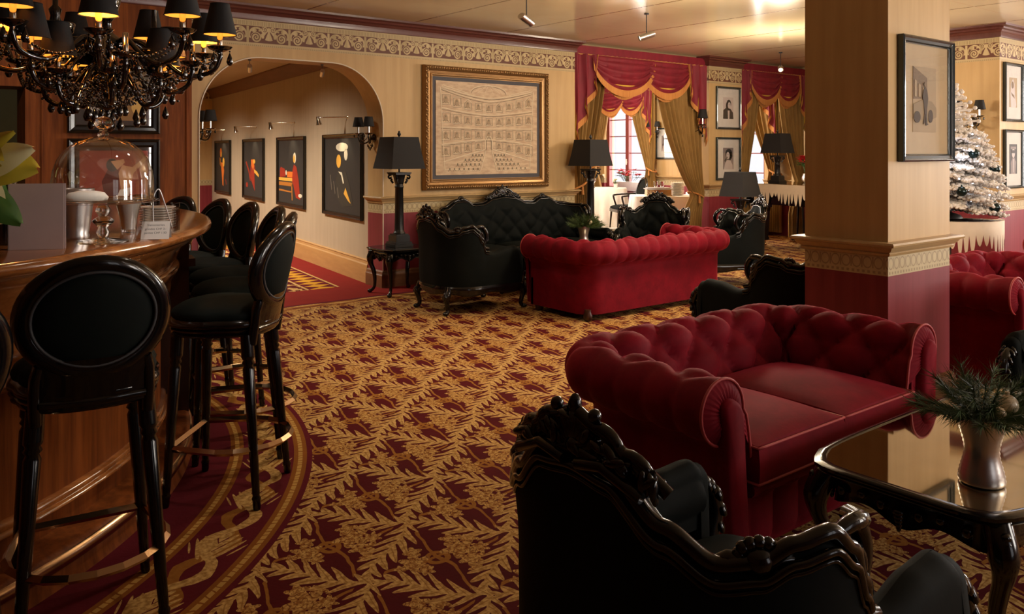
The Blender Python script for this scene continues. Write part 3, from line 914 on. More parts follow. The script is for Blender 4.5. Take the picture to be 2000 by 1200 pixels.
# ------------------------------------------------------------ baroque seats (local: faces +x, y to the left)
def scroll3(fn, r0, r1, a0, a1, n=20):
    """curl drawn in the tangent plane: fn(du, dz) -> 3D"""
    return [fn(lerp(r0, r1, (i/n)**.75)*cos(lerp(a0, a1, i/n)), lerp(r0, r1, (i/n)**.75)*sin(lerp(a0, a1, i/n))) for i in range(n+1)]
def make_baroque(hw, depth, ztopk, crestw, crestz, label, cat, name, group, peaks=(), xc=.30, tuft_n=6, arm_len=.46, cushions=1):
    t = thing(name, label, cat, group=group)
    # plan path of the shell, from the centre of the back (s=0) round to the arm front
    pts = []
    cr = .30
    fl = max(0, hw-cr)
    n = 14
    half = [(0.05, 0.0), (0.05, fl*.5), (.05, fl)] if fl > .15 else [(0.05, 0.0), (.05, fl)]
    for i in range(1, n+1):
        a = (PI/2)*i/n; half.append((.05+cr*(1-cos(a)), fl+cr*sin(a)*(hw-fl)/cr))
    xe = .05+cr+arm_len; half.append((xe, hw-.005))
    f, T = polypath(half, 0)
    Lb = T-arm_len                      # length of the back part
    def path(s):
        sg = 1 if s >= 0 else -1
        p, _ = f(abs(s)/T)
        d = (f(min(1, abs(s)/T+.02))[0]-f(max(0, abs(s)/T-.02))[0]).normalized()
        nr = Vector((-d.y, d.x))        # outwards for the left half
        return Vector((p.x, p.y*sg)), Vector((nr.x, nr.y*sg)) if True else None
    def ztop(s): return interp(ztopk, abs(s)/Lb)
    def out(s):   # outward unit
        p, nn = path(s); c_ = Vector((.45, 0)); 
        return nn if nn.dot(p-c_) > 0 else -nn
    zb = .20
    def at(s, z, o=0.0):
        p, _ = path(s); q = out(s)
        fl_ = .05*max(0, (z-.45))/.5 if abs(s) < Lb*1.05 else 0
        tk = (z-zb)/.35
        bul = .015*sin(PI*min(1, max(0, (z-zb)/.4)))
        return Vector((p.x+q.x*(o+fl_+bul), p.y+q.y*(o+fl_+bul), z))
    def thick(s): return interp([(0, .060), (.86, .060), (1.10, .075), (1.35, .085), (2.2, .085)], abs(s)/Lb)
    NU = 96 if hw < .6 else 150
    Send = T-.03
    def shell(part):
        mb = MB()
        def P(u, v):
            s = lerp(-Send, Send, u); zt = ztop(s); th = thick(s)
            isarm = abs(s) > Lb*1.12
            r = min(.5*th, .05) if not isarm else th*.55
            if part == 'out':
                k = v
                if k < .7: return at(s, lerp(zb, zt-r, k/.7), .0)
                a = (k-.7)/.3*PI/2
                return at(s, zt-r+r*sin(a), -r+r*cos(a))
            k = v
            if k < .25:
                a = k/.25*PI/2; rq = th-r
                return at(s, zt-r+r*cos(a), -r-(th-r)*sin(a))
            kk = (k-.25)/.75; z = lerp(zt-r, .40, kk)
            h = 0
            if not isarm:
                a_ = s/.115; q_ = (zt-z)/.11
                h = .034*((abs(sin(PI*(a_+q_)/2))*abs(sin(PI*(a_-q_)/2)))**.45)*min(1, kk*5)*min(1, (1-kk)*8+.0)
            if isarm: h = .018*sin(PI*min(1, kk*1.4))
            return at(s, z, -th-h)
        nv = 16 if part == 'out' else 34
        mb.grid(P, NU if part == 'out' else NU*2, nv)
        return mb
    so = shell('out'); obj('outer_back', so, 'blackvelvet', t, True, 70)
    si = shell('in'); obj('backrest', si, 'blackvelvet', t, True, 70)
    # arm front pads
    for sg in (-1, 1):
        mb = MB(); s = sg*Send; zt = ztop(s); th = thick(s)
        outl = [at(s, zb+.02, 0), at(s, lerp(zb, zt, .5), .01), at(s, zt-th*.55, 0)]
        for i in range(1, 8):
            a = PI*i/8; outl.append(at(s, zt-th*.55+th*.55*sin(a), -th*.5+th*.5*cos(a)))
        outl += [at(s, zt-th*.55, -th), at(s, .40, -th-.01), at(s, zb+.02, -th)]
        nn = len(outl); dirx = Vector((1, 0, 0)); vs = []
        c_ = sum(outl, Vector())/nn
        for (dx, k) in ((-.01, 1.0), (.02, .97), (.035, .8), (.042, .4)):
            for p in outl: q = c_+(p-c_)*k; vs.append(q+dirx*dx)
        vs.append(c_+dirx*.044)
        fs = [(r_*nn+i, r_*nn+(i+1) % nn, (r_+1)*nn+(i+1) % nn, (r_+1)*nn+i) for r_ in range(3) for i in range(nn)]
        fs += [(3*nn+i, 3*nn+(i+1) % nn, 4*nn) for i in range(nn)]
        mb.add(vs, fs); obj('arm_pad', mb, 'blackvelvet', t)
        # carved arm front: scroll and leafage falling to the leg
        mb = MB(); x0 = outl[0].x+.045; y0 = c_.y
        pr = [(x0-.01, zt-.06), (x0+.03, zt-.09), (x0+.055, zt-.16), (x0+.03, zt-.23), (x0+.02, zb+.05), (x0+.04, zb+.0)]
        pp = [Vector((x, y0, z)) for x, z in pr]
        mb.tube(smoothp(pp), lambda k: .020+.010*sin(PI*k), 8)
        for i in range(9):
            k = i/8; q = smoothp(pp)[int(k*(len(smoothp(pp))-1))]
            for sd in (-1, 1):
                mb.ball((q.x+.006, q.y+sd*.026, q.z), .014, .010, .024, 7, 5, Matrix.Rotation(sd*.5, 4, 'X'))
        mb.tube([(x0+.03+dx, y0, zt-.12+dz) for dx, dz in spiral2(0, 0, .045, .010, 2.4, -4.2, 20)], .011, 7)
        obj('arm_carving', mb, 'lacquer', t)
    # carved top rail
    mb = MB(); n = 150 if hw < .6 else 220
    ss_ = [lerp(-Lb*1.16, Lb*1.16, i/n) for i in range(n+1)]
    mb.tube([at(s, ztop(s)+.012, -.012) for s in ss_], .0165, 12, flat=.9)
    mb.tube([at(s, ztop(s)-.018, .003) for s in ss_], .008, 8)
    mb.tube([at(s, ztop(s)-.036, .001) for s in ss_], .0045, 8)
    mb.tube([at(s, ztop(s)-.012, -.052) for s in ss_], .010, 6)
    obj('top_rail', mb, 'lacquer', t)
    # crest and shoulder carvings
    def carving(s0, z0, wd, ht, big=True):
        mb = MB()
        fn = lambda du, dz, o=-.018: at(s0+du, z0+dz, o)
        if big:
            for i in range(9):       # shell fan
                a = PI*(i+.5)/9
                tip = fn(cos(a)*wd*.30, ht*.35+sin(a)*ht*.62); base_ = fn(0, ht*.16)
                mb.tube(smoothp([base_, base_.lerp(tip, .5)+Vector((0, 0, .004)), tip], 4), lambda k: .005+.020*k*(1.12-k)*2.0, 8)
            mb.ball(fn(0, ht*.30), .026, .026, .022, 10, 7)
            for sd in (-1, 1):
                mb.tube(scroll3(lambda a, b: fn(sd*(wd*.40+a), ht*.34+b), .055, .010, 2.6, -3.6), .013, 7)
                mb.tube(scroll3(lambda a, b: fn(sd*(wd*.72+a), ht*.06+b), .050, .008, 2.9, -3.6), .013, 7)
                mb.tube([fn(sd*wd*.05, ht*.95), fn(sd*wd*.22, ht*.80), fn(sd*wd*.40, ht*.72), fn(sd*wd*.62, ht*.42), fn(sd*wd*.85, ht*.22), fn(sd*wd*1.05, -.01)], .014, 7)
                mb.tube([fn(sd*wd*.10, ht*.02, .004), fn(sd*wd*.45, ht*.16, .004), fn(sd*wd*.85, -.02, .004)], .013, 7)
                mb.ball(fn(sd*wd*.28, ht*.98), .014, seg=9, rings=7)
                for i in range(52):
                    k = i/51; du = sd*wd*(.06+.92*k); dz = ht*(.85-.85*k)*rnd.uniform(.25, 1.08)
                    mb.ball(fn(du, dz, rnd.uniform(-.034, .006)), rnd.uniform(.006, .011), rnd.uniform(.006, .011), rnd.uniform(.014, .030), 8, 6, Matrix.Rotation(rnd.uniform(-1.4, 1.4), 4, 'X'))
            mb.tube([fn(0, ht*.80), fn(0, ht*1.02)], [.020, .012], 8); mb.ball(fn(0, ht*1.06), .014, .014, .024, 10, 7)
        else:
            mb.ball(fn(0, .014), .030, .030, .026, 10, 7)
            for i in range(7):
                a = PI*(i+.5)/7
                p = fn(cos(a)*.034, .014+sin(a)*.030); mb.ball(p, .013, seg=7, rings=5)
            for sd in (-1, 1):
                mb.tube([fn(0, .0), fn(sd*.05, .012), fn(sd*.10, -.012)], [.020, .016, .008], 7)
        return mb
    obj('crest_carving', carving(0, ztop(0)-.01, crestw, crestz), 'lacquer', t)
    for s in peaks:
        for sg in (-1, 1): obj('rail_carving', carving(sg*s*Lb, ztop(s*Lb), 0, 0, False), 'lacquer', t)
    # C-scroll ears on the wings
    for sg in (-1, 1):
        mb = MB(); s0 = Lb*.95; z0 = ztop(Lb*.86)-.085
        mb.tube(scroll3(lambda a, b: at(sg*(s0+a+.02), z0+b, -.03), .095, .088, 2.3, -1.5, 26), lambda k: .012+.008*sin(PI*k), 8)
        mb.tube(scroll3(lambda a, b: at(sg*(s0+a), z0+b-.01, -.02), .06, .012, 1.2, -4.4, 22), .010, 7)
        for i in range(7):
            a = lerp(1.6, -1.4, i/6); q = at(sg*(s0+.02+.092*cos(a)), z0+.092*sin(a), -.03)
            mb.ball(q, .017, seg=8, rings=6)
        pp = [at(sg*(s0+.055), z0-.08, -.03), at(sg*(s0+.035), z0-.13, -.035), at(sg*(s0+.065), z0-.17, -.04), at(sg*(s0+.05), z0-.22, -.04)]
        mb.tube(smoothp(pp), lambda k: .018-.006*k, 8)
        obj('ear_scroll', mb, 'lacquer', t)
    # seat cushion
    for i in range(cushions):
        y0, y1 = lerp(-(hw-.10), hw-.10, i/cushions), lerp(-(hw-.10), hw-.10, (i+1)/cushions)
        mb = MB()
        def cus(u, v):
            a, b = u*2-1, v*2-1
            x = lerp(.16, xe+.02, u); y = lerp(y0+.004, y1-.004, v)
            e = (1-abs(a)**6)*(1-abs(b)**8)
            bow = .05*(1-b*b)*(u**3) if cushions == 1 else .02*(u**3)
            return (x+bow, y, .34+.085*e**.35+.02*(1-a*a)*(1-b*b))
        mb.grid(cus, 26, 26)
        mb.grid(lambda u, v: (lerp(.16, xe+.02, u)+(.05*(1-(v*2-1)**2)*(u**3) if cushions == 1 else .02*u**3), lerp(y0+.004, y1-.004, v), .30), 12, 12)
        loop = [(0, v/11) for v in range(12)]+[(u/11, 1) for u in range(1, 12)]+[(1, 1-v/11) for v in range(1, 12)]+[(1-u/11, 0) for u in range(1, 11)]
        def side(u, v):
            a, b = loop[int(round(u*len(loop))) % len(loop)]
            p = Vector(cus(a, b)); return (p.x, p.y, lerp(.30, .345, v))
        mb.grid(side, len(loop), 2, True)
        obj('seat_cushion', mb, 'blackvelvet', t)
    # seat rail, serpentine, plus upholstered front drop
    mb = MB()
    outer = [at(lerp(-Send, Send, i/70), 0, .0) for i in range(71)]
    ring = [(p.x, p.y) for p in outer]
    fr = [(xe+.03+.035*cos(PI*(k-.5)*1.0)*1.0+.012*cos(k*PI*6), lerp(hw, -hw, k)) for k in [i/20 for i in range(1, 20)]]
    ring = [(x, y) for x, y in reversed(ring)] if False else ring
    ring = ring+fr
    nn = len(ring)
    prof = [(-.03, .31), (.004, .31), (.006, .255), (.016, .245), (.018, .215), (.010, .200), (.014, .19), (.004, .178), (-.03, .178)]
    cx_, cy_ = .42, 0
    vs = []
    for i, (x, y) in enumerate(ring):
        a = Vector(ring[i-1]); b = Vector(ring[(i+1) % nn]); d = (b-a).normalized(); nr = Vector((d.y, -d.x))
        if nr.dot(Vector((x-cx_, y-cy_))) < 0: nr = -nr
        wv = .012*sin(i*2*PI/nn*6)
        for j, (o, z) in enumerate(prof):
            vs.append((x+nr.x*o, y+nr.y*o, z-(wv if z < .21 else 0)))
    m = len(prof)
    mb.add(vs, [(i*m+j, ((i+1) % nn)*m+j, ((i+1) % nn)*m+j+1, i*m+j+1) for i in range(nn) for j in range(m-1)])
    obj('seat_rail', mb, 'lacquer', t)
    cap = MB().prism(ring, .20, .30); obj('seat_base', cap, 'blackvelvet', t, False)
    # cabriole legs
    for sx in (0, 1):
        for sg in (-1, 1):
            x0, y0 = ((.11, hw*.62) if hw < .6 else (.12, hw-.22)) if sx == 0 else (xe+.01, hw-.07)
            d = Vector((-1 if sx == 0 else 1, .45)).normalized(); ey = sg
            mb = MB()
            pp = [Vector((x0, ey*y0, .24)), Vector((x0+d.x*.020, ey*(y0+d.y*.020), .20)), Vector((x0+d.x*.045, ey*(y0+d.y*.045), .155)),
                  Vector((x0+d.x*.030, ey*(y0+d.y*.03), .095)), Vector((x0+d.x*.022, ey*(y0+d.y*.022), .05)), Vector((x0+d.x*.040, ey*(y0+d.y*.04), .018))]
            mb.tube(smoothp(pp), lambda k: interp([(0, .040), (.3, .036), (.6, .022), (.85, .019), (1, .018)], k), 10)
            e = pp[-1]; mb.ball((e.x+d.x*.014, e.y+ey*d.y*.014, .020), .030, .026, .020, 10, 7)
            q = pp[2]
            for i in range(5): mb.ball((q.x+d.x*.02, q.y+ey*(i-2)*.012, q.z+.03-abs(i-2)*.012), .012, .009, .020, 7, 5)
            obj('leg', mb, 'lacquer', t)
    return t
def smoothp(pp, k=6):
    out = []; n = len(pp)
    for i in range(n-1):
        p0, p1, p2, p3 = pp[max(0, i-1)], pp[i], pp[i+1], pp[min(n-1, i+2)]
        for j in range(k):
            t = j/k
            out.append(.5*((2*p1)+(p2-p0)*t+(2*p0-5*p1+4*p2-p3)*t*t+(3*p1-3*p2+p3-p0)*t**3))
    out.append(pp[-1]); return out
AG = 'black carved baroque armchairs'
ZK = [(0, .865), (.16, .855), (.34, .775), (.50, .725), (.62, .735), (.72, .765), (.84, .78), (.93, .74), (1.0, .67), (1.10, .575), (1.25, .555), (1.55, .585), (1.72, .59), (1.85, .54), (1.95, .44)]
ac = make_baroque(.385, .9, ZK, .19, .10, 'nearest black baroque armchair, seen from behind at the bottom of the picture', 'armchair', 'baroque_armchair', AG, (.62,))
ac.location = (1.07, 1.18, 0); ac.rotation_euler = (0, 0, R(0))
for x, y, h, lab in [
    (4.02, 6.36, -2, 'black baroque armchair in profile beside the lamp table, left of the long red sofa'),
    (7.60, 6.78, 214, 'black baroque armchair facing the camera behind the long red sofa, before the draped opening'),
    (7.92, 5.52, 146, 'black baroque armchair seen from its back at the right end of the long red sofa'),
    (4.88, 2.84, 90, 'black baroque armchair with its back to the square pillar, partly hidden by it'),
    (5.10, 1.28, 180, 'black baroque armchair across the near coffee table, only its arm showing at the right edge')]:
    dup(ac, (x, y, 0), R(h), lab)
# long black sofa against the wall
ZS = [(0, .93), (.12, .915), (.27, .855), (.36, .85), (.46, .90), (.54, .90), (.70, .825), (.84, .80), (.92, .80), (.97, .74), (1.02, .64), (1.08, .575), (1.2, .56), (1.40, .57), (1.50, .53), (1.6, .44)]
bs = make_baroque(1.02, .9, ZS, .24, .125, 'long black baroque sofa with a tufted back under the large framed relief', 'sofa', 'baroque_sofa', None, (.50,), arm_len=.42, cushions=3)
bs.location = (5.90, 7.66, 0); bs.rotation_euler = (0, 0, R(-90))
# ------------------------------------------------------------ carved tables
M['smoked'] = plain('smoked_mirror_top', (.42, .37, .29), .035, 1)
def make_table(lx, ly, h, label, name='coffee_table', cat='table', glass_top=True):
    t = thing(name, label, cat, group=None)
    def edge(inset, n=72):
        p = []
        for i in range(n):
            a = 2*PI*i/n; c, s_ = cos(a), sin(a); e = 9.0
            r = 1/((abs(c)**e+abs(s_)**e)**(1/e))
            x, y = r*c*(lx/2-inset), r*s_*(ly/2-inset)
            wv = 1-.035*(1-abs(cos(2*a))**.5)*(.5+.5*cos(8*a))
            p.append((x*wv, y*wv))
        return p
    mb = MB(); prof = [(.06, h-.030), (.02, h-.032), (.006, h-.026), (.012, h-.018), (.0, h-.014), (.0, h-.004), (.012, h), (.030, h+.002), (.034, h-.002)]
    rings = [[(x, y, z) for x, y in edge(o)] for o, z in prof]
    n = len(rings[0]); vs = [p for r_ in rings for p in r_]
    mb.add(vs, [(r_*n+i, r_*n+(i+1) % n, (r_+1)*n+(i+1) % n, (r_+1)*n+i) for r_ in range(len(prof)-1) for i in range(n)])
    obj('top_edge', mb, 'lacquer', t)
    mb = MB().prism(edge(.030), h-.012, h+.0005)
    obj('table_top', mb, 'smoked' if glass_top else 'lacquer', t, False)
    # carved apron
    mb = MB(); ap = edge(.055, 96)
    prof = []
    n = len(ap); vs = []
    for i, (x, y) in enumerate(ap):
        k = i/n; wv = .5+.5*cos(k*2*PI*8); drop = .045+.035*wv
        for z, o in ((h-.028, 0), (h-.05, .006), (h-.05-drop*.5, -.002), (h-.05-drop, .006), (h-.055-drop, -.012), (h-.03, -.02)):
            f_ = 1+o/(lx*.5); vs.append((x*f_, y*f_, z))
    mb.add(vs, [(i*6+j, ((i+1) % n)*6+j, ((i+1) % n)*6+j+1, i*6+j+1) for i in range(n) for j in range(5)])
    for i in range(0, n, 3):
        x, y = ap[i]; k = i/n; wv = .5+.5*cos(k*2*PI*8)
        mb.ball((x*1.02, y*1.02, h-.062-.02*wv), .016, .016, .013+.008*wv, 7, 5)
    for i in range(0, n, 12):
        x, y = ap[i]
        for q in range(5):
            mb.ball((x*1.03, y*1.03, h-.075-.012*q), .020-.003*q, .020-.003*q, .012, 7, 5)
    obj('apron', mb, 'lacquer', t)
    for sx in (-1, 1):
        for sy in (-1, 1):
            x0, y0 = lx/2-.085, ly/2-.085; k = h/.45; mb = MB()
            pp = [Vector((x0*sx, y0*sy, h-.03)), Vector(((x0+.028)*sx, (y0+.028)*sy, h-.09*k)), Vector(((x0+.030)*sx, (y0+.030)*sy, h-.15*k)),
                  Vector(((x0+.002)*sx, (y0+.002)*sy, h-.26*k)), Vector(((x0+.0)*sx, (y0+.0)*sy, .07)), Vector(((x0+.028)*sx, (y0+.028)*sy, .022))]
            mb.tube(smoothp(pp), lambda q: interp([(0, .040), (.25, .040), (.5, .024), (.8, .016), (1, .018)], q), 9)
            mb.ball(((x0+.035)*sx, (y0+.035)*sy, .02), .026, .026, .02, 9, 6)
            for q in range(8):
                a = q/7; mb.ball(((x0+.045-.02*abs(a-.4))*sx, (y0+.045-.02*abs(a-.4))*sy, h-.05*k-.12*k*a), .016, .016, .014, 7, 5)
            obj('leg', mb, 'lacquer', t)
    return t
t1 = make_table(1.40, .66, .475, 'black carved coffee table with a mirrored top before the near red sofa')
t1.location = (3.05, 1.20, 0)
t2 = make_table(1.28, .66, .465, 'black carved coffee table between the wall sofa and the long red sofa'); t2.location = (5.75, 6.42, 0)
st = make_table(.56, .50, .475, 'black carved side table in front of the arch pier, holding the left lamp', 'side_table', 'side table', False)
st.location = (4.38, 7.42, 0)
dup(st, (7.22, 7.48, 0), R(4), 'black carved side table at the right end of the wall sofa')
dup(st, (9.25, 6.80, 0), R(8), 'black side table under the low lamp behind the right armchair')

# ------------------------------------------------------------ column lamps with square pagoda shades
def make_lamp(colh, label):
    t = thing('table_lamp', label, 'lamp', group='black column lamps')
    mb = MB()
    for (a, z0, z1) in ((.105, 0, .03), (.095, .03, .05), (.080, .05, .115), (.070, .115, .13)): mb.box(-a, a, -a, a, z0, z1)
    obj('plinth', mb, 'lacquer_d', t, False)
    mb = MB(); n = 32; zc0, zc1 = .13, .13+colh; vs = []
    prof = [(.060, zc0), (.062, zc0+.012), (.054, zc0+.02), (.050, zc0+.03), (.048, zc0+.05), (.042, zc1-.05), (.046, zc1-.045), (.046, zc1-.03), (.042, zc1-.025), (.040, zc1)]
    m = len(prof)
    for k in range(n):
        a = 2*PI*k/n
        for (r, z) in prof:
            q = (.92 if k % 2 else 1) if zc0+.04 < z < zc1-.048 else 1
            vs.append((r*q*cos(a), r*q*sin(a), z))
    mb.add(vs, [(k*m+j, ((k+1) % n)*m+j, ((k+1) % n)*m+j+1, k*m+j+1) for k in range(n) for j in range(m-1)])
    obj('column', mb, 'lacquer_d', t)
    mb = MB().lathe([(.040, zc1-.01), (.046, zc1), (.052, zc1+.03), (.062, zc1+.075), (.07, zc1+.085)], seg=20)
    for sx in (-1, 1):
        for sy in (-1, 1):
            for q in range(2):
                ang = math.atan2(sy, sx)
                pts = [(.05*cos(ang)+(.045+dx)*cos(ang), .05*sin(ang)+(.045+dx)*sin(ang), zc1+.062+dz) for dx, dz in spiral2(0, 0, .026, .006, 2.2, -3.6, 14)]
                mb.tube(pts, .010, 6)
            mb.tube([(.045*sx, .045*sy, zc1+.0), (.06*sx, .06*sy, zc1+.03), (.052*sx, .052*sy, zc1+.045)], .012, 6)
    mb.box(-.085, .085, -.085, .085, zc1+.088, zc1+.10); mb.box(-.092, .092, -.092, .092, zc1+.10, zc1+.112)
    obj('capital', mb, 'lacquer_d', t, True, label=None)
    zs = zc1+.15; hs = .325; b0, b1 = .197, .145
    mb = MB().tube([(0, 0, zc1+.10), (0, 0, zs+hs)], .009, 8); obj('stem', mb, 'lacquer_d', t)
    mb = MB()
    def q(a, z, th): return [(-a, -a, z), (a, -a, z), (a, a, z), (-a, a, z)]
    cols = [(b0, zs), (lerp(b0, b1, .5)-.004, zs+hs*.5), (b1, zs+hs)]
    inn = [(b0-.004, zs), (b1-.004, zs+hs)]
    vs = []
    for a, z in cols+list(reversed(inn)): vs += q(a, z, 0)
    mb.add(vs, [(r_*4+i, r_*4+(i+1) % 4, (r_+1)*4+(i+1) % 4, (r_+1)*4+i) for r_ in range(4) for i in range(4)])
    mb.box(-b1+.003, b1-.003, -b1+.003, b1-.003, zs+hs-.006, zs+hs-.002)
    sh = obj('lamp_shade', mb, 'shade', t, False)
    mb = MB().lathe([(0, 0), (.012, 0), (.008, .01), (.018, .02), (.020, .035), (.010, .048), (.012, .055), (0, .068)], (0, 0, zs+hs), 12)
    obj('finial', mb, 'lacquer_d', t)
    return t
lm = make_lamp(.52, 'tall black column lamp on the side table left of the framed relief'); lm.location = (4.38, 7.42, .478)
dup(lm, (7.17, 7.50, .478), 0, 'tall black column lamp right of the framed relief, against the draped opening')
lm2 = make_lamp(.10, 'low black lamp with square shade directly behind the right armchair'); lm2.location = (9.25, 6.80, .478)
lm2['group'] = 'black column lamps'
lm3 = make_lamp(.22, 'black column lamp standing on the grand piano'); lm3.scale = (.92, .92, .92)
PZ = .97
lm3.location = (11.02, 7.42, PZ+.003)

# ------------------------------------------------------------ silver vases with pine sprigs
def make_arrangement(label, loc, k=1.0):
    t = thing('pine_arrangement', label, 'plant', loc, 0, 'pine sprigs in silver vases')
    prof = [(0, .0), (.050, .0), (.054, .004)]
    for i in range(31):
        z = .006+.170*i/30; r = interp([(0, .054), (.45, .040), (1, .058)], i/30); prof.append((r+(.0018 if i % 2 else 0), z))
    prof += [(.054, .176), (.046, .12), (0, .11)]
    obj('vase', MB().lathe(prof, seg=32), 'silver', t)
    mb = MB(); r2 = random.Random(3)
    for i in range(60):
        a = r2.uniform(0, 2*PI); el = r2.uniform(.05, 1.15); L = r2.uniform(.08, .165)
        b0 = Vector((cos(a)*.03, sin(a)*.03, .17)); d = Vector((cos(a)*cos(el), sin(a)*cos(el), sin(el)*.75))
        mb.tube([b0, b0+d*L*.5, b0+d*L], .0016, 4)
        for j in range(110):
            s_ = r2.uniform(.1, 1); p = b0+d*L*s_; e = Vector((r2.gauss(0, 1), r2.gauss(0, 1), r2.gauss(0, 1))).normalized()*.55+d*.8
            e.normalize(); ln = r2.uniform(.03, .06); sd = e.orthogonal().normalized()*.0010
            mb.add([p-sd, p+sd, p+e*ln], [(0, 1, 2)])
    obj('pine_needles', mb, 'pine', t, False)
    mb = MB().ball((.035, -.045, .205), .026, seg=16, rings=12); mb.tube([(.035, -.045, .23), (.035, -.045, .238)], .006, 8)
    obj('bauble', mb, 'creambauble', t)
    mb = MB().ball((-.01, -.05, .19), .018, seg=12, rings=8); obj('bauble', mb, 'creambauble', t)
    t.scale = (k, k, k); return t
va = make_arrangement('pine sprig with cream bauble in a ribbed silver vase on the near coffee table', (2.60, 1.06, .477), 1.15)
va.rotation_euler = (0, 0, R(-10))
dup(va, (6.02, 6.40, .467), R(30), 'small pine sprig in a silver vase rising behind the long red sofa')
bk = MB().box(-.10, .10, -.07, .07, 0, .018).box(-.09, .10, -.065, .06, .018, .026)
o = obj('folded_menu', bk, 'paper', None, False); o.location = (7.34, 7.31, .478); o.rotation_euler = (0, 0, .3)
tag(o, 'pale green and white folder lying on the side table by the right tall lamp', 'folder')
lm['label'] = 'tall black column lamp on the side table left of the framed relief'
# ------------------------------------------------------------ pictures. local frame: x right, z up, y = towards the viewer is -y
def frame_sweep(wd, ht, prof):
    """mitred frame: prof = [(inward, out)]"""
    mb = MB(); cs = [(-1, -1), (1, -1), (1, 1), (-1, 1)]; m = len(prof); vs = []
    for sx, sz in cs:
        for (i, o) in prof: vs.append((sx*(wd/2-i), -o, sz*(ht/2-i)))
    mb.add(vs, [(k*m+j, ((k+1) % 4)*m+j, ((k+1) % 4)*m+j+1, k*m+j+1) for k in range(4) for j in range(m-1)])
    return mb
def flat(pts, y, mat, parent, name='figure', label=None):
    mb = MB(); n = len(pts); vs = [(x, y, z) for x, z in pts]+[(x, y+.0012, z) for x, z in pts]
    mb.add(vs, [tuple(range(n)), tuple(range(2*n-1, n-1, -1))]+[(i, (i+1) % n, n+(i+1) % n, n+i) for i in range(n)])
    return obj(name, mb, mat, parent, False)
def oval(cx, cz, rx, rz, n=20, a0=0, rot=0):
    p = []
    for i in range(n):
        a = 2*PI*i/n+a0; x, z = rx*cos(a), rz*sin(a); p.append((cx+x*cos(rot)-z*sin(rot), cz+x*sin(rot)+z*cos(rot)))
    return p
def picture(name, label, loc, rz, wd, ht, fw, matm, framem, group=None, mount=None, art=None, glass=True, cat='picture'):
    t = thing(name, label, cat, loc, rz, group)
    obj('frame', frame_sweep(wd, ht, [(fw, .0), (0, .0), (0, .030), (fw*.18, .036), (fw*.4, .028), (fw*.75, .026), (fw*.9, .018), (fw, .016), (fw, 0)]), framem, t, False)
    iw, ih = wd-2*fw, ht-2*fw
    obj('mount', MB().box(-iw/2, iw/2, -.008, -.001, -ih/2, ih/2), matm, t, False)
    if glass: obj('glass', MB().box(-iw/2, iw/2, -.0165, -.0150, -ih/2, ih/2), 'picglass', t, False)
    if art: art(t, iw, ih)
    return t
M['sepia_l'] = plain('sepia_light', (.42, .31, .19), .7); M['sepia_d'] = plain('sepia_dark', (.055, .035, .022), .7)
M['sepia_c'] = plain('sepia_car', (.30, .22, .13), .7); M['sepia_m'] = plain('sepia_mid', (.20, .135, .08), .7)
M['photo_l'] = plain('photo_paper_light', (.55, .47, .44), .6); M['photo_d'] = plain('photo_black', (.02, .018, .018), .6)
M['photo_m'] = plain('photo_grey', (.24, .19, .18), .6)
def art_man_car(t, iw, ih):
    w_, h_ = iw*.52, ih*.60; ph = MB().box(-w_/2-.02, w_/2-.02, -.0095, -.008, -h_/2, h_/2)
    p = obj('photograph', ph, 'sepia_l', t, False); y = -.0108
    x0 = -.02
    flat([(x0-w_/2, h_*.5), (x0-w_/2, h_*.0), (x0+w_*.10, h_*.02), (x0+w_*.10, h_*.34)], y, 'sepia_m', p, 'building')
    for k in range(4): flat([(x0-w_*.44+k*.045, h_*.30-k*.02), (x0-w_*.44+k*.045, h_*.04), (x0-w_*.35+k*.045, h_*.04), (x0-w_*.35+k*.045, h_*.28-k*.02)], y-.0012, 'sepia_l', p, 'window')
    car = [(x0-w_*.5, -h_*.08), (x0-w_*.1, -h_*.0), (x0+w_*.3, -h_*.02), (x0+w_*.5, -h_*.12), (x0+w_*.5, -h_*.26), (x0+w_*.3, -h_*.30), (x0-w_*.3, -h_*.32), (x0-w_*.5, -h_*.30)]
    flat(car, y-.0012, 'sepia_c', p, 'car')
    flat(oval(x0-w_*.34, -h_*.27, w_*.14, h_*.09), y-.0024, 'sepia_d', p, 'wheel'); flat(oval(x0+w_*.24, -h_*.25, w_*.10, h_*.10), y-.0024, 'sepia_d', p, 'wheel')
    man = [(-.06, .15), (.0, .20), (.06, .14), (.09, .02), (.07, -.06), (.05, -.16), (.06, -.36), (.10, -.38), (.02, -.40), (.0, -.20), (-.02, -.36), (-.06, -.38), (-.03, -.20), (-.05, -.05), (-.09, .04)]
    flat([(x0+a*w_*1.35, b*h_) for a, b in man], y-.0036, 'sepia_d', p, 'figure'); flat(oval(x0+.0*w_, h_*.235, w_*.055, h_*.035), y-.0036, 'sepia_m', p, 'head')
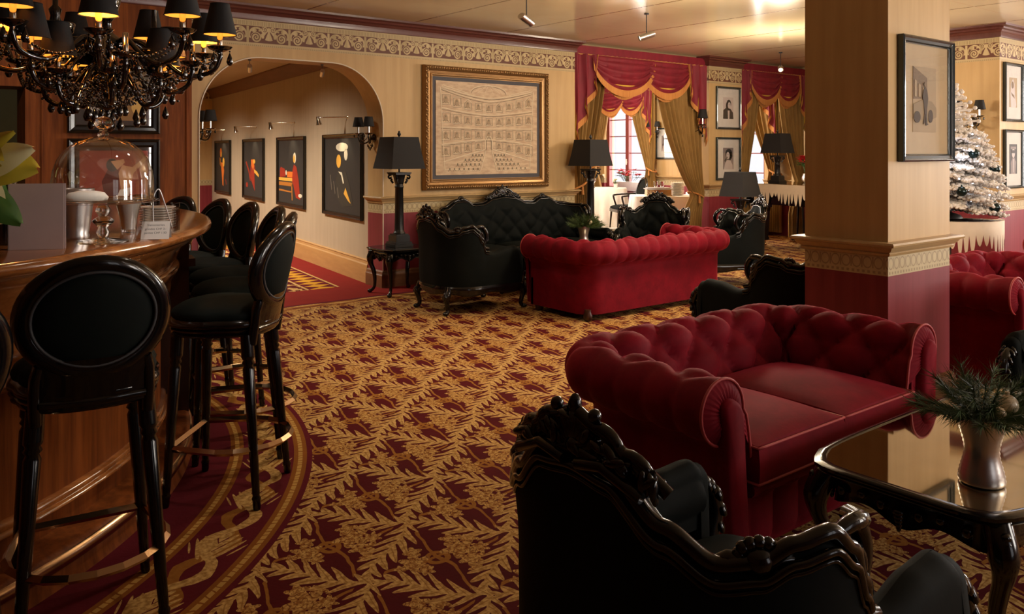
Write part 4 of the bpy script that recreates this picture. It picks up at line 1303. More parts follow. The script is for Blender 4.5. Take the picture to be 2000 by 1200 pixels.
def portrait(kind):
    def art(t, iw, ih):
        w_, h_ = iw*.48, ih*.56; p = obj('photograph', MB().box(-w_/2, w_/2, -.0095, -.008, -h_/2, h_/2), ['photo_l', 'photo_m', 'sepia_l', 'photo_d'][kind], t, False)
        y = -.0108; F = lambda pts, m, n, k=0: flat([(a*w_, b*h_) for a, b in pts], y-.0012*k, m, p, n)
        if kind == 0:
            F([(-.5, -.5), (-.48, -.1), (-.25, .0), (.2, -.02), (.45, -.2), (.5, -.5)], 'photo_d', 'jacket'); F([(-.06, -.05), (.12, -.05), (.10, -.5), (-.04, -.5)], 'photo_l', 'shirt', 1)
            F([(-.1, -.03), (.16, -.11), (.16, -.03), (-.1, -.11)], 'photo_d', 'bow_tie', 2)
            F(oval(.05, .20, .22, .20), 'photo_d', 'hair', 1); F(oval(-.12, .08, .12, .2, rot=.1), 'photo_d', 'hair', 1); F(oval(.08, .13, .14, .15), 'photo_l', 'face', 2)
            for sx in (.03, .14): F(oval(sx, .16, .03, .012, 8), 'photo_d', 'eye', 3)
        elif kind == 1:
            F(oval(.05, .22, .34, .24, 16), 'photo_d', 'hair'); F(oval(.1, .10, .30, .2, 12, rot=.4), 'photo_d', 'hair'); F(oval(-.04, .14, .16, .17), 'photo_l', 'face', 1)
            F([(-.45, -.5), (-.3, -.2), (-.1, -.05), (.2, -.08), (.4, -.3), (.42, -.5)], 'photo_l', 'shoulders', 1); F(oval(-.12, .06, .05, .03, 8), 'photo_d', 'mouth', 2)
            F([(-.4, -.1), (-.28, .02), (-.2, -.02), (-.3, -.16)], 'photo_d', 'hand', 2); F([(-.1, .2), (0, .21), (0, .19), (-.1, .18)], 'photo_d', 'eye', 2)
        elif kind == 2:
            F([(-.3, -.5), (-.4, -.1), (-.3, .3), (-.05, .48), (.15, .3), (.2, -.1), (.4, -.4), (.3, -.5)], 'photo_l', 'gown'); F(oval(-.1, .25, .14, .12), 'sepia_m', 'face', 1)
            F([(-.3, .0), (.1, -.1), (.15, -.2), (-.2, -.1)], 'sepia_m', 'arm', 1)
        else:
            F([(-.35, .42), (.35, .42), (.35, .34), (-.35, .34)], 'photo_m', 'hat_brim', 0); F(oval(0, .2, .2, .16), 'photo_l', 'face', 0); F([(-.28, .3), (.28, .3), (.2, .2), (-.2, .2)], 'photo_d', 'hat_shade', 1)
            F([(-.3, -.5), (-.32, -.1), (-.1, .05), (.12, .05), (.34, -.1), (.25, -.5)], 'photo_m', 'coat', 0); F([(-.06, .0), (.06, .0), (.04, -.45), (-.04, -.45)], 'photo_l', 'scarf', 1)
    return art
picture('framed_photograph', 'framed sepia photograph of a man beside an old car on the square pillar', (4.675, 2.205, 1.74), 0, .60, .685, .042, 'tan_mount', 'pframe', None, art=art_man_car, cat='framed photograph')
PG = 'framed black-and-white portraits on the columns'
picture('framed_portrait', 'upper framed portrait of a dark-haired man in bow tie on the middle column', (10.30, 7.795, 2.11), 0, .58, .64, .032, 'mat_board', 'pframe', PG, art=portrait(0), cat='framed photograph')
picture('framed_portrait', 'lower framed portrait of a curly-haired singer on the middle column', (10.30, 7.795, 1.35), 0, .58, .64, .032, 'mat_board', 'pframe', PG, art=portrait(1), cat='framed photograph')
picture('framed_portrait', 'upper framed photograph of a veiled pale figure on the right-hand column', (10.23, 3.845, 2.12), 0, .50, .66, .032, 'mat_board', 'pframe', PG, art=portrait(2), cat='framed photograph')
picture('framed_portrait', 'lower framed photograph of a figure in a hat on the right-hand column', (10.23, 3.845, 1.37), 0, .50, .66, .032, 'mat_board', 'pframe', PG, art=portrait(3), cat='framed photograph')
picture('framed_portrait', 'small framed portrait on the dining room wall right of the far window', (12.595, 11.02, 1.62), R(-90), .50, .62, .032, 'mat_board', 'pframe', PG, art=portrait(1), cat='framed photograph')
# bar wall posters
def art_poster(t, iw, ih):
    p = obj('poster', MB().box(-iw*.40, iw*.42, -.0095, -.008, -ih*.40, ih*.42), plain('amber_poster', (.26, .13, .025), .5), t, False)
    flat([(-iw*.40, -ih*.40), (-iw*.08, -ih*.40), (-iw*.08, ih*.42), (-iw*.40, ih*.42)], -.0108, 'photo_d', p, 'black_panel')
    flat(oval(iw*.33, -ih*.12, .06, .07), -.0110, plain('poster_glow', (.65, .40, .10), .5), p, 'round_light')
    text('lettering', 'CARNEGIE', .042, (-iw*.385, -.0125, -ih*.22), (R(90), 0, 0), 'paper', p)
    text('lettering', 'NEW YORK', .036, (-iw*.375, -.0125, -ih*.30), (R(90), 0, 0), 'paper', p)
picture('framed_poster', 'dark framed concert poster above, behind the black chandelier', (1.705, 7.575, 1.885), 0, .72, .56, .07, 'photo_d', 'lacquer', 'framed posters on the mahogany wall', art=art_poster, cat='framed poster')
def art_dancers(t, iw, ih):
    p = obj('poster', MB().box(-iw*.46, iw*.46, -.0095, -.008, -ih*.44, ih*.44), plain('red_poster', (.30, .045, .02), .5), t, False)
    skin = plain('poster_skin', (.62, .33, .17), .6); dk = plain('poster_dark_red', (.10, .015, .01), .6); y = -.0108
    flat([(-.05, -.30), (-.10, -.05), (-.04, .08), (.03, .05), (.04, -.12), (.06, -.30)], y, dk, p, 'dancer'); flat(oval(-.02, .09, .045, .055), y-.0012, 'photo_d', p, 'hair')
    flat([(.05, -.12), (.03, .02), (.06, .09), (.14, .07), (.25, .17), (.27, .155), (.15, .02), (.12, -.10)], y-.0012, skin, p, 'dancer'); flat([(.02, .05), (.08, .11), (.07, .14), (-.03, .12)], y-.0024, skin, p, 'arm')
    flat([(.04, -.12), (.13, -.10), (.10, -.22), (.02, -.30), (-.02, -.29)], y-.0012, 'paper', p, 'dress')
picture('framed_poster', 'red framed poster of a dancing couple seen through the glass cake dome', (1.705, 7.575, 1.25), 0, .72, .62, .07, 'photo_d', 'lacquer', 'framed posters on the mahogany wall', art=art_dancers, cat='framed poster')
# big carved relief
rt = thing('framed_relief', 'large ornate gold-framed drawing of an assembly hall above the black sofa', 'framed artwork', (5.795, 7.805, 1.72))
W_, H_ = 1.80, 1.39
fm = frame_sweep(W_, H_, [(0, 0), (0, .05), (.012, .075), (.03, .082), (.045, .070), (.06, .045), (.085, .038), (.092, .050), (.105, .050), (.115, .030), (.12, .030), (.12, 0)])
obj('frame', fm, 'goldlace', rt, False)
cm = MB(); n = 0
def cblob(x, z, a): cm.ball((x, -.078, z), .017, .012, .012, 6, 4, Matrix.Rotation(a, 4, 'Y')); cm.ball((x+.012*cos(a+1), -.080, z+.012*sin(a+1)), .008, .010, .010, 5, 4)
for i in range(58):
    x = lerp(-W_/2+.028, W_/2-.028, i/57)
    for z in (-H_/2+.028, H_/2-.028): cblob(x, z, .6 if i % 2 else -.6)
for i in range(45):
    z = lerp(-H_/2+.03, H_/2-.03, i/44)
    for x in (-W_/2+.028, W_/2-.028): cblob(x, z, 1.2 if i % 2 else 2)
obj('frame_carving', cm, 'goldlace', rt)
bd = MB(); 
for i in range(150):
    x = lerp(-W_/2+.10, W_/2-.10, i/149)
    for z in (-H_/2+.099, H_/2-.099): bd.box(x-.003, x+.003, -.054, -.048, z-.004, z+.004)
for i in range(115):
    z = lerp(-H_/2+.10, H_/2-.10, i/114)
    for x in (-W_/2+.099, W_/2-.099): bd.box(x-.004, x+.004, -.054, -.048, z-.003, z+.003)
obj('bead_moulding', bd, 'goldlace', rt, False)
obj('mount', MB().box(-W_/2+.12, W_/2-.12, -.02, -.005, -H_/2+.12, H_/2-.12), 'slate', rt, False)
aw, ah = W_/2-.165, H_/2-.165
relm = Mat('relief_paper', .7); rn = relm.noise(3, 4, stretch=(3, 1, 9)); relm.base(relm.mix(rn.ss(.3, .7), (.46, .31, .20), (.62, .46, .30)))
cv = obj('drawing', MB().box(-aw, aw, -.028, -.018, -ah, ah), relm.m, rt, False)
cream_ = plain('relief_cream', (.66, .53, .37), .7); dkl = plain('relief_line', (.20, .155, .10), .7); mid = plain('relief_wash', (.36, .25, .15), .7)
lines = MB(); darks = MB(); wash = MB()
def rp(u, v): return (u*aw, -.030, v*ah)
def rl(pts, r_=.004, mb=None): (lines if mb is None else mb).tube([rp(*p) for p in pts], r_, 4, flat=.35, up=(0, 1, 0))
def curve_row(v, k): return [(u/10, v+k*(abs(u/10)**1.5)) for u in range(-9, 10)]
for v, k in ((.60, .28), (.30, .15), (-.0, .02), (-.02-.22, -.14), (.62+.05, .24)):
    rl(curve_row(v, k), .006); rl([(u, w_-.03) for u, w_ in curve_row(v, k)], .003, darks)
r3 = random.Random(5)
rows = [(.46, .21), (.16, .09), (-.12, -.03), (-.36, -.17)]
for v, k in rows:
    for i in range(-4, 5):
        u = i*.205+.0; hw_ = .062*(1+.25*abs(u)); hh = .085*(1+.35*abs(u)); c_ = v+k*abs(u)**1.5
        if v < -.3 and abs(i) < 1: continue
        bx = [(u-hw_, c_-hh), (u+hw_, c_-hh*.9), (u+hw_, c_+hh), (u-hw_, c_+hh*.95), (u-hw_, c_-hh)]
        if (i % 3 == 1 and v > .4): bx = [(u-hw_, c_-hh), (u-hw_, c_+hh*.4), (u, c_+hh*1.2), (u+hw_, c_+hh*.4), (u+hw_, c_-hh), (u-hw_, c_-hh)]
        rl(bx, .0045); rl([(p+.012, q-.012) for p, q in bx], .0025, darks)
        wash.ball(rp(u, c_-.01), hw_*aw*.55, .002, hh*ah*.75, 8, 5)
        darks.ball(rp(u, c_+.02), .012, .003, .014, 7, 5); rl([(u-hw_*.7, c_-hh*.8), (u, c_-.02), (u+hw_*.7, c_-hh*.8)], .004, darks)
dome = [(.36*cos(PI*i/14), .78+.17*sin(PI*i/14)) for i in range(15)]
rl(dome, .005); rl([(x*.96, z-.02) for x, z in dome], .0025, darks)
for i in range(2, 13, 2): rl([(0, .97), (dome[i][0], .78+.0*dome[i][1])], .003)
rl([(-.92, .86), (-.84, -.90)], .006); rl([(.92, .86), (.84, -.90)], .006); rl([(-.86, .90), (-.40, .76)], .005); rl([(.86, .90), (.40, .76)], .005)
door = [(-.07, -.45), (-.07, -.26), (-.03, -.17), (.03, -.17), (.07, -.26), (.07, -.45)]
rl(door, .007); rl([(p*.7, q-.02) for p, q in door], .004, darks)
for sx in (-1, 1):
    rl([(sx*.06, -.48), (sx*.16, -.92)], .006); rl([(sx*.08, -.46), (sx*.86, -.72)], .006); rl([(sx*.16, -.93), (sx*.84, -.88)], .005)
    for j in range(4):
        v = -.54-.10*j; x0, x1 = sx*(.10+.022*j), sx*(.34+.15*j)
        rl([(x0, v), (x1, v-.03)], .003)
        for q in range(4+j):
            x = lerp(x0, x1, (q+.5)/(4+j)); darks.ball(rp(x, v-.035), .011, .003, .014, 6, 4); rl([(x-.03, v-.08), (x, v-.05), (x+.03, v-.08)], .003, darks)
al_ = MB()
for i_, q_ in enumerate((lines, darks, wash)): al_.cur = i_; al_.add(q_.v, q_.f)
obj('drawn_lines', al_, [cream_, dkl, mid], cv, False)
# gallery paintings
gang = math.atan2(-1, -.1295)
def gpic(Yc, wd, kind, label):
    x, y = gal(Yc, .006)
    def art(t, iw, ih):
        y0 = -.010
        O = plain('orange_paint', (.75, .17, .02), .5) if 'orng' not in M else M['orng']; M['orng'] = O
        if 'redp' not in M:
            M['redp'] = plain('red_paint', (.34, .022, .008), .5); M['yelp'] = plain('yellow_paint', (.80, .42, .06), .5); M['whp'] = plain('white_paint', (.72, .66, .52), .5); M['ochp'] = plain('ochre_paint', (.46, .16, .02), .5)
        F = lambda pts, m, n='figure', k=0: flat([(a*iw, b*ih) for a, b in pts], y0-.0012*k, m, t, n)
        if kind == 4:
            F([(-.12, .02), (.10, .06), (.22, -.14), (.30, -.38), (.0, -.42), (-.14, -.3), (-.20, -.1)], plain('charcoal_paint', (.03, .026, .02), .6), 'robe'); F(oval(-.09, .19, .065, .09), 'yelp', 'face', 1); F(oval(.0, .38, .17, .06, 14), 'whp', 'headdress', 1); F(oval(.11, .28, .05, .08, 9), 'whp', 'headdress', 1)
            F([(-.1, .05), (.0, .04), (.06, -.10), (.03, -.11), (-.02, .0)], 'whp', 'collar', 1); F([(.10, -.16), (.14, -.22), (.24, -.36), (.17, -.33), (.05, -.24)], 'yelp', 'hands', 1)
            for i in range(3): F([(-.32+.1*i, -.08*i), (-.28+.1*i, -.2-.05*i), (-.3+.1*i, -.21-.05*i), (-.34+.1*i, -.09*i)], plain('grey_brush', (.12, .10, .08), .6), 'brush_stroke', 1)
        elif kind == 3:
            F([(.12, .12), (.22, .08), (.30, -.12), (.36, -.42), (.20, -.40), (.10, -.2), (-.02, -.10), (-.10, -.08), (-.08, .01), (.06, .0)], 'redp', 'robe'); F([(-.14, .0), (.08, .0), (.06, -.09), (-.14, -.09)], 'orng', 'sleeve', 1)
            F(oval(.15, .22, .055, .085), 'whp', 'head', 1); F(oval(.135, .205, .035, .06), 'yelp', 'face', 2)
            F([(-.48, -.10), (.06, -.10), (.06, -.15), (-.48, -.15)], 'yelp', 'table_edge', 1); F([(-.48, -.17), (.06, -.17), (.06, -.23), (-.48, -.23)], 'ochp', 'table', 0)
            F([(.02, -.2), (.06, -.2), (.07, -.45), (.04, -.45)], 'ochp', 'table_leg', 0); F([(-.48, -.29), (.04, -.31), (.04, -.33), (-.48, -.32)], 'ochp', 'table_rail', 0); F([(-.44, .04), (-.40, .07), (-.24, .04), (-.20, -.08), (-.44, -.10)], 'redp', 'still_life', 0); F(oval(-.18, -.02, .03, .04), 'whp', 'candle', 1)
            F(oval(.36, -.36, .07, .03), 'whp', 'paper', 1)
        elif kind == 2:
            F([(-.10, .18), (.02, .16), (.10, .0), (.06, -.1), (.08, -.40), (-.18, -.14), (-.14, .04)], 'redp', 'robe'); F([(-.12, .17), (.0, .18), (.06, .06), (.0, -.02), (-.1, .06)], 'orng', 'shoulder', 1); F(oval(.05, .14, .06, .04), 'yelp', 'head', 2)
            F([(.04, .0), (.2, -.04), (.3, -.1), (.28, -.14), (.06, -.06)], 'yelp', 'book', 2); F([(-.42, .12), (-.36, .14), (-.2, -.04), (-.14, -.22), (-.18, -.22), (-.26, -.05)], 'redp', 'chair_back', 0); F(oval(-.34, -.30, .06, .05, 7), 'redp', 'drapery', 0)
        else:
            F([(-.14, .10), (.02, .08), (.10, -.08), (.06, -.20), (.04, -.40), (-.02, -.38), (-.08, -.12)], 'orng', 'robe'); F(oval(.06, .10, .07, .10, 9), 'yelp', 'shoulder', 1); F(oval(-.14, .30, .07, .10, 10), 'orng', 'turban', 0); F(oval(-.11, .26, .035, .05), 'yelp', 'face', 1)
            F([(-.24, .2), (-.16, .18), (-.14, .0), (-.22, .05)], 'ochp', 'arm', 0); F([(.18, -.26), (.22, -.25), (.27, -.36), (.24, -.36)], 'redp', 'drapery', 0)
    t = picture('painting', label, (x, y, 1.17), R(-90)-math.atan2(.1295, 1), wd, .99, .05, 'photo_d', 'gframe', 'dark figure paintings in the gallery', art=art, glass=False, cat='painting')
    return t
for Yc, kd, lab in ((15.55, 1, 'farthest gallery painting, a turbaned figure in orange on black'), (13.25, 2, 'gallery painting of a red-robed figure bent over a book'),
                    (11.12, 3, 'gallery painting of a red-robed figure seated at an orange table'), (9.0, 4, 'nearest gallery painting, a dark seated figure with white headdress')):
    gpic(Yc, 1.36 if kd > 1 else 1.30, kd, lab)
    # wall spotlight above
    x, y = gal(Yc, 0); t = thing('picture_light', {1: 'silver picture light over the farthest gallery painting', 2: 'silver picture light over the painting of a bent red figure', 3: 'silver picture light over the painting of a figure at a table', 4: 'silver picture light over the nearest dark gallery painting'}[kd], 'picture light', (x, y-.15, 1.86), R(-90)-math.atan2(.1295, 1), 'silver picture lights in the gallery')
    obj('wall_plate', MB().lathe([(0, 0), (.035, 0), (.035, .012), (.012, .025), (0, .025)], seg=16, M_=Matrix.Rotation(R(90), 4, 'X')), 'chrome', t)
    obj('arm', MB().tube([(0, -.02, 0), (-.10, -.14, .0), (-.18, -.30, -.005)], .007, 6), 'chrome', t)
    Mh = Matrix.Translation((-.18, -.30, -.09)) @ Matrix.Rotation(R(12), 4, 'X')
    obj('lamp_head', MB().lathe([(.0, .10), (.018, .10), (.022, .05), (.036, .0), (.030, .0), (.014, .06), (0, .06)], seg=14, M_=Mh), 'chrome', t)
    obj('bulb', MB().ball((-.18, -.30, -.06), .014, seg=8, rings=6), 'lampglow', t)
    lp = t.matrix_basis @ Vector((-.16, -.28, -.12)) if False else Matrix.Translation(t.location) @ Matrix.Rotation(t.rotation_euler.z, 4, 'Z') @ Vector((-.16, -.27, -.12))
    tg = Matrix.Translation(t.location) @ Matrix.Rotation(t.rotation_euler.z, 4, 'Z') @ Vector((0, 0, -.55))
    spot('gallery_spot', lp, tg, 5, (1, .80, .5), 75, .8)
# ------------------------------------------------------------ black glass chandelier, sconces
def drop_mesh(L=.066, r=.017):
    return mesh('crystal_drop', MB().lathe([(0, -L), (r*.55, -L*.97), (r, -L*.72), (r*.75, -L*.45), (r*.25, -L*.12), (0, 0)], seg=8), 'blackglass')
DROP = drop_mesh(); DROPS = drop_mesh(.036, .010)
def drop(parent, p, me=None):
    o = bpy.data.objects.new('crystal_drop', me or DROP); C.objects.link(o); o.parent = parent; o.location = p; return o
def beads(mb, a, b, sag, n, r=.006):
    a, b = Vector(a), Vector(b)
    for i in range(n+1):
        k = i/n; p = a.lerp(b, k); p.z -= sag*4*k*(1-k); mb.ball(p, r*(1.35 if i % 3 == 0 else 1), seg=6, rings=4)
def pleated_shade(parent, p, r0=.078, r1=.045, h=.148, lit=True):
    n = 72; s_ = .0022
    mb = MB(); vs = []
    for k in range(n):
        a = 2*PI*k/n; q = s_ if k % 2 else 0
        vs += [((r0-q)*cos(a), (r0-q)*sin(a), 0), ((r1-q)*cos(a), (r1-q)*sin(a), h)]
    mb.add(vs, [(2*k, 2*((k+1) % n), 2*((k+1) % n)+1, 2*k+1) for k in range(n)])
    mb.tube([(r0*cos(2*PI*k/36), r0*sin(2*PI*k/36), 0) for k in range(36)], .0025, 4, closed=True)
    mb.tube([(r1*cos(2*PI*k/36), r1*sin(2*PI*k/36), h) for k in range(36)], .0025, 4, closed=True)
    sh = obj('lamp_shade', mb, 'shade', parent); sh.location = p
    if lit:
        mb = MB().lathe([(r0-.004, .001), (r1-.004, h-.002)], seg=36)
        o = obj('shade_lining', mb, 'amber', sh)
    return sh
def arm_light(parent, root, a, R0, z_root, z_cup, sh=True, name='arm', tilt=0):
    """S-shaped glass arm from the column out to a candle cup, with shade"""
    d = Vector((cos(a), sin(a), 0)); r0 = Vector(root)
    pts = [r0+Vector((0, 0, z_root)), r0+d*R0*.25+Vector((0, 0, z_root+.05)), r0+d*R0*.45+Vector((0, 0, z_root-.02)), r0+d*R0*.68+Vector((0, 0, z_cup-.125)),
           r0+d*R0*.92+Vector((0, 0, z_cup-.105)), r0+d*R0+Vector((0, 0, z_cup-.04)), r0+d*R0+Vector((0, 0, z_cup))]
    arm = obj(name, MB().tube(smoothp(pts), .0115, 10), 'blackglass', parent)
    c_ = pts[-1]
    cup = MB().lathe([(0, -.008), (.02, -.008), (.050, .006), (.060, .018), (.054, .020), (.02, .010), (.014, .02), (.014, .025), (0, .025)], c_, 18)
    obj('drip_pan', cup, 'blackglass', arm)
    obj('candle_sleeve', MB().lathe([(.0135, .02), (.0135, .105), (.009, .108), (0, .108)], c_, 12), 'chrome', arm)
    if sh:
        pleated_shade(arm, (c_.x, c_.y, c_.z+.078))
        obj('bulb', MB().ball((c_.x, c_.y, c_.z+.140), .010, .010, .018, 8, 6), 'lampglow', arm)
    return arm, c_
ch = thing('chandelier', 'black glass chandelier with pleated black shades lit amber inside, above the bar', 'chandelier', (.93, 4.28, 0))
TOPZ = 2.86
obj('chain', MB().tube([(0, 0, TOPZ), (0, 0, 2.30)], .010, 6), 'lacquer', ch)
obj('ceiling_rose', MB().lathe([(0, TOPZ-.05), (.05, TOPZ-.04), (.07, TOPZ-.003), (0, TOPZ-.003)], seg=20), 'lacquer', ch)
obj('column', MB().lathe([(0, 2.34), (.02, 2.33), (.03, 2.30), (.018, 2.27), (.04, 2.22), (.062, 2.17), (.045, 2.10), (.022, 2.07), (.022, 2.02), (.05, 2.0), (.085, 1.965), (.075, 1.93), (.03, 1.905), (.02, 1.88), (.022, 1.83), (.06, 1.80), (.07, 1.77), (.045, 1.735), (.02, 1.725), (.03, 1.70), (.045, 1.68), (.03, 1.655), (0, 1.645)], seg=28), 'blackglass', ch)
for (x, y, z) in ((-.22, -.02, 1.97), (.17, -.16, 1.86), (.02, .22, 1.90)):
    obj('glass_bowl', MB().lathe([(0, -.04), (.03, -.04), (.034, -.03), (.024, -.022), (.05, -.008), (.075, .03), (.083, .065), (.080, .07), (.03, .062), (.02, .10), (.028, .13), (.012, .15), (.012, .26), (0, .26)], (x, y, z), 24), 'blackglass', ch)
bm = MB(); r4 = random.Random(11); nd = 0
ends = []
for i in range(9):
    a = 2*PI*i/9+.25; zc = 1.945+.035*(i % 2); arm, c_ = arm_light(ch, (0, 0, 0), a, .51, 1.93, zc); ends.append(c_)
    for q in range(3):
        b = 2*PI*q/3+a; p = (c_.x+.046*cos(b), c_.y+.046*sin(b), c_.z+.004)
        bm.ball((p[0], p[1], p[2]-.008), .005, seg=6, rings=4); drop(arm, (p[0], p[1], p[2]-.012)); nd += 1
for i in range(9):
    a, b = ends[i], ends[(i+1) % 9]; beads(bm, a, b, .10, 22); 
    beads(bm, a-Vector((0, 0, .02)), (0.05*cos(i), .05*sin(i), 1.99), .10, 22)
ends2 = []
for i in range(7):
    a = 2*PI*i/7+.1; arm, c_ = arm_light(ch, (0, 0, 0), a, .27, 1.80, 1.80, i % 2 == 0); ends2.append(c_)
    for q in range(2): 
        b = 2*PI*q/2+a; drop(arm, (c_.x+.044*cos(b), c_.y+.044*sin(b), c_.z-.004))
ends3 = []
for i in range(6):
    a = 2*PI*i/6+.5; arm, c_ = arm_light(ch, (0, 0, 0), a, .39, 1.88, 1.865, i % 3 == 0); ends3.append(c_)
    for q in range(2):
        b = 2*PI*q/2+a+1; drop(arm, (c_.x+.05*cos(b), c_.y+.05*sin(b), c_.z-.004))
for i in range(6):
    beads(bm, ends3[i], ends3[(i+1) % 6], .12, 20, .007); beads(bm, ends3[i], (0, 0, 1.76), .06, 18, .007)
for i in range(7):
    a, b = ends2[i], ends2[(i+1) % 7]; beads(bm, a, b, .07, 14); beads(bm, a, (0, 0, 1.70), .05, 14)
obj('bead_chain', bm, 'blackglass', ch)['kind'] = 'stuff'
for i in range(36):
    a = r4.uniform(0, 2*PI); r_ = r4.uniform(.02, .30); z = 1.71-.11*(1-r_/.3)+r4.uniform(-.02, .05)
    drop(ch, (r_*cos(a), r_*sin(a), z))
bm = MB()
for i in range(420):
    a = r4.uniform(0, 2*PI); r_ = r4.uniform(.02, .32); z = 1.76+r4.uniform(-.09, .10)*(1.1-r_)
    bm.ball((r_*cos(a), r_*sin(a), z), r4.uniform(.004, .008), seg=6, rings=4)
for i in range(10):
    a = 2*PI*i/10; beads(bm, (.30*cos(a), .30*sin(a), 1.76), (0, 0, 1.66), .02, 14, .005)
obj('crystal_beads', bm, 'blackglass', ch)['kind'] = 'stuff'
for i in (0, 3, 6):
    e = ends[i]; point('chandelier_bulb', (.93+e.x, 4.28+e.y, e.z+.12), 5, (1, .55, .2), .03)

def make_sconce(label):
    # local: wall behind at y=0, projects towards -y
    t = thing('wall_sconce', label, 'wall light', group='two-armed black sconces with black shades')
    obj('back_plate', MB().lathe([(0, 0), (.045, 0), (.048, .012), (.03, .022), (.02, .045), (0, .05)], (0, 0, 0), 20, Matrix.Rotation(R(90), 4, 'X')), 'blackglass', t)
    for sd in (-1, 1):
        pts = [Vector((0, -.04, 0)), Vector((sd*.04, -.07, -.05)), Vector((sd*.09, -.11, -.055)), Vector((sd*.115, -.13, -.0)), Vector((sd*.115, -.13, .04))]
        arm = obj('arm', MB().tube(smoothp(pts), .008, 8), 'blackglass', t); c_ = pts[-1]
        obj('drip_pan', MB().lathe([(0, -.006), (.02, -.006), (.045, .008), (.05, .014), (.02, .010), (0, .012)], c_, 16), 'blackglass', arm)
        obj('candle_sleeve', MB().lathe([(.011, .01), (.011, .10), (0, .10)], c_, 10), 'chrome', arm)
        s_ = pleated_shade(arm, (c_.x, c_.y, c_.z+.085), .062, .042, .10, False)
        for q in range(3):
            b = 2*PI*q/3; drop(arm, (c_.x+.044*cos(b), c_.y+.044*sin(b), c_.z+.002), DROPS)
    for q in range(5): drop(t, ((q-2)*.025, -.05, -.06-.02*(2-abs(q-2))), DROPS)
    mb = MB(); beads(mb, (-.115, -.13, .04), (.115, -.13, .04), .07, 16, .005); beads(mb, (-.05, -.04, 0), (.05, -.04, 0), .08, 12, .005)
    obj('bead_chain', mb, 'blackglass', t)['kind'] = 'stuff'
    return t
sn = make_sconce('black two-armed sconce on the right jamb of the arch'); sn.location = (4.41, 8.0, 1.60); sn.rotation_euler = (0, 0, R(-90))
dup(sn, (2.48, 8.0, 1.62), R(90), 'black two-armed sconce on the left jamb of the arch')
dup(sn, (9.86, 7.93, 1.79), R(-90), 'black two-armed sconce on the middle column beside the curtain', None, (1.25, 1.25, 1.25))
dup(sn, (9.90, 4.12, 1.80), R(-90), 'black two-armed sconce beside the snowy tree')
dup(sn, (12.6, 11.25, 1.83), R(-90), 'distant black two-armed sconce on the dining room wall')

def make_spot(label, rod=.20):
    t = thing('ceiling_spotlight', label, 'spotlight', group='silver ceiling spotlights')
    obj('rod', MB().tube([(0, 0, 0), (0, 0, -rod)], .004, 6), 'ink', t)
    obj('base', MB().lathe([(0, 0), (.02, 0), (.02, -.012), (0, -.012)], seg=12), 'ink', t)
    Mx = Matrix.Translation((0, 0, -rod-.02)) @ Matrix.Rotation(R(112), 4, 'Y')
    obj('lamp_head', MB().lathe([(0, -.07), (.028, -.07), (.030, -.06), (.030, .065), (.027, .065), (.020, .05), (0, .05)], seg=18, M_=Mx), 'silver', t)
    obj('lens', MB().lathe([(0, .052), (.024, .056)], seg=14, M_=Mx), 'lampglow', t)
    return t
sp = make_spot('silver ceiling spotlight above the framed relief'); sp.location = (4.69, 5.73, 2.86); sp.rotation_euler = (0, 0, R(15)); sp.scale = (1.25, 1.25, 1.05)
dup(sp, (6.30, 5.77, 2.86), R(150), 'silver ceiling spotlight hanging before the first draped opening')
dup(sp, (10.25, 6.85, 2.86), R(215), 'silver ceiling spotlight before the farther crimson swags')
a1 = make_spot('small spotlight under the top of the arch, left one', .09); a1.location = (3.03, 8.0, 2.36); a1.rotation_euler = (0, 0, R(70)); a1.scale = (.8, .8, .8)
dup(a1, (3.80, 8.0, 2.36), R(70), 'small spotlight under the top of the arch, right one')
# lamps: light of a ceiling spotlight, then added fill lights without fixtures
spot('hall_spot', (4.69, 5.73, 2.6), (5.4, 7.7, 1.6), 25, WARM2, 80, .8)
for x, y, p in ((2.0, 3.2, 30), (3.2, 4.5, 100), (5.0, 3.9, 50), (2.2, 6.2, 70), (6.9, 4.2, 40), (8.6, 6.4, 40)):
    spot('hall_fill_spot', (x, y, 2.82), (x, y, 0), p, WARM2, 100, 1.0, .06)  # added warm fill from the ceiling, no lamps modelled here
for x, y, p in ((5.6, 4.2, 85), (8.4, 5.6, 90), (6.2, -1.6, 40)): point('hall_fill_point', (x, y, 2.15), p, WARM2, .22)  # bare fill points added in mid-air, nothing hangs here
for x, y, p in ((2.7, 9.8, 380), (2.9, 12.2, 420), (3.1, 14.8, 420)):
    spot('gallery_fill_spot', (x, y, 2.64), (x+.5, y, 0), p*1.1, (1, .88, .70), 140, 1.0, .08)  # added fill to lift the gallery, apart from its picture lights
spot('bar_fill_spot', (.3, 5.0, 2.8), (1.0, 7.0, 1.2), 70, WARM2, 110, 1.0, .05)  # added fill to warm the mahogany wall behind the bar
for x, y in ((8.5, 10.8), (10.4, 10.0)): point('dining_fill_point', (x, y, 2.3), 150, (1, .92, .78), .2)  # added fill points for the dining room, without any pendant
spot('counter_fill_spot', (1.3, 2.6, 2.8), (.78, 3.38, 1.12), 42, (1, .9, .8), 34, .8, .03)  # narrow fill beam added to brighten the things on the counter
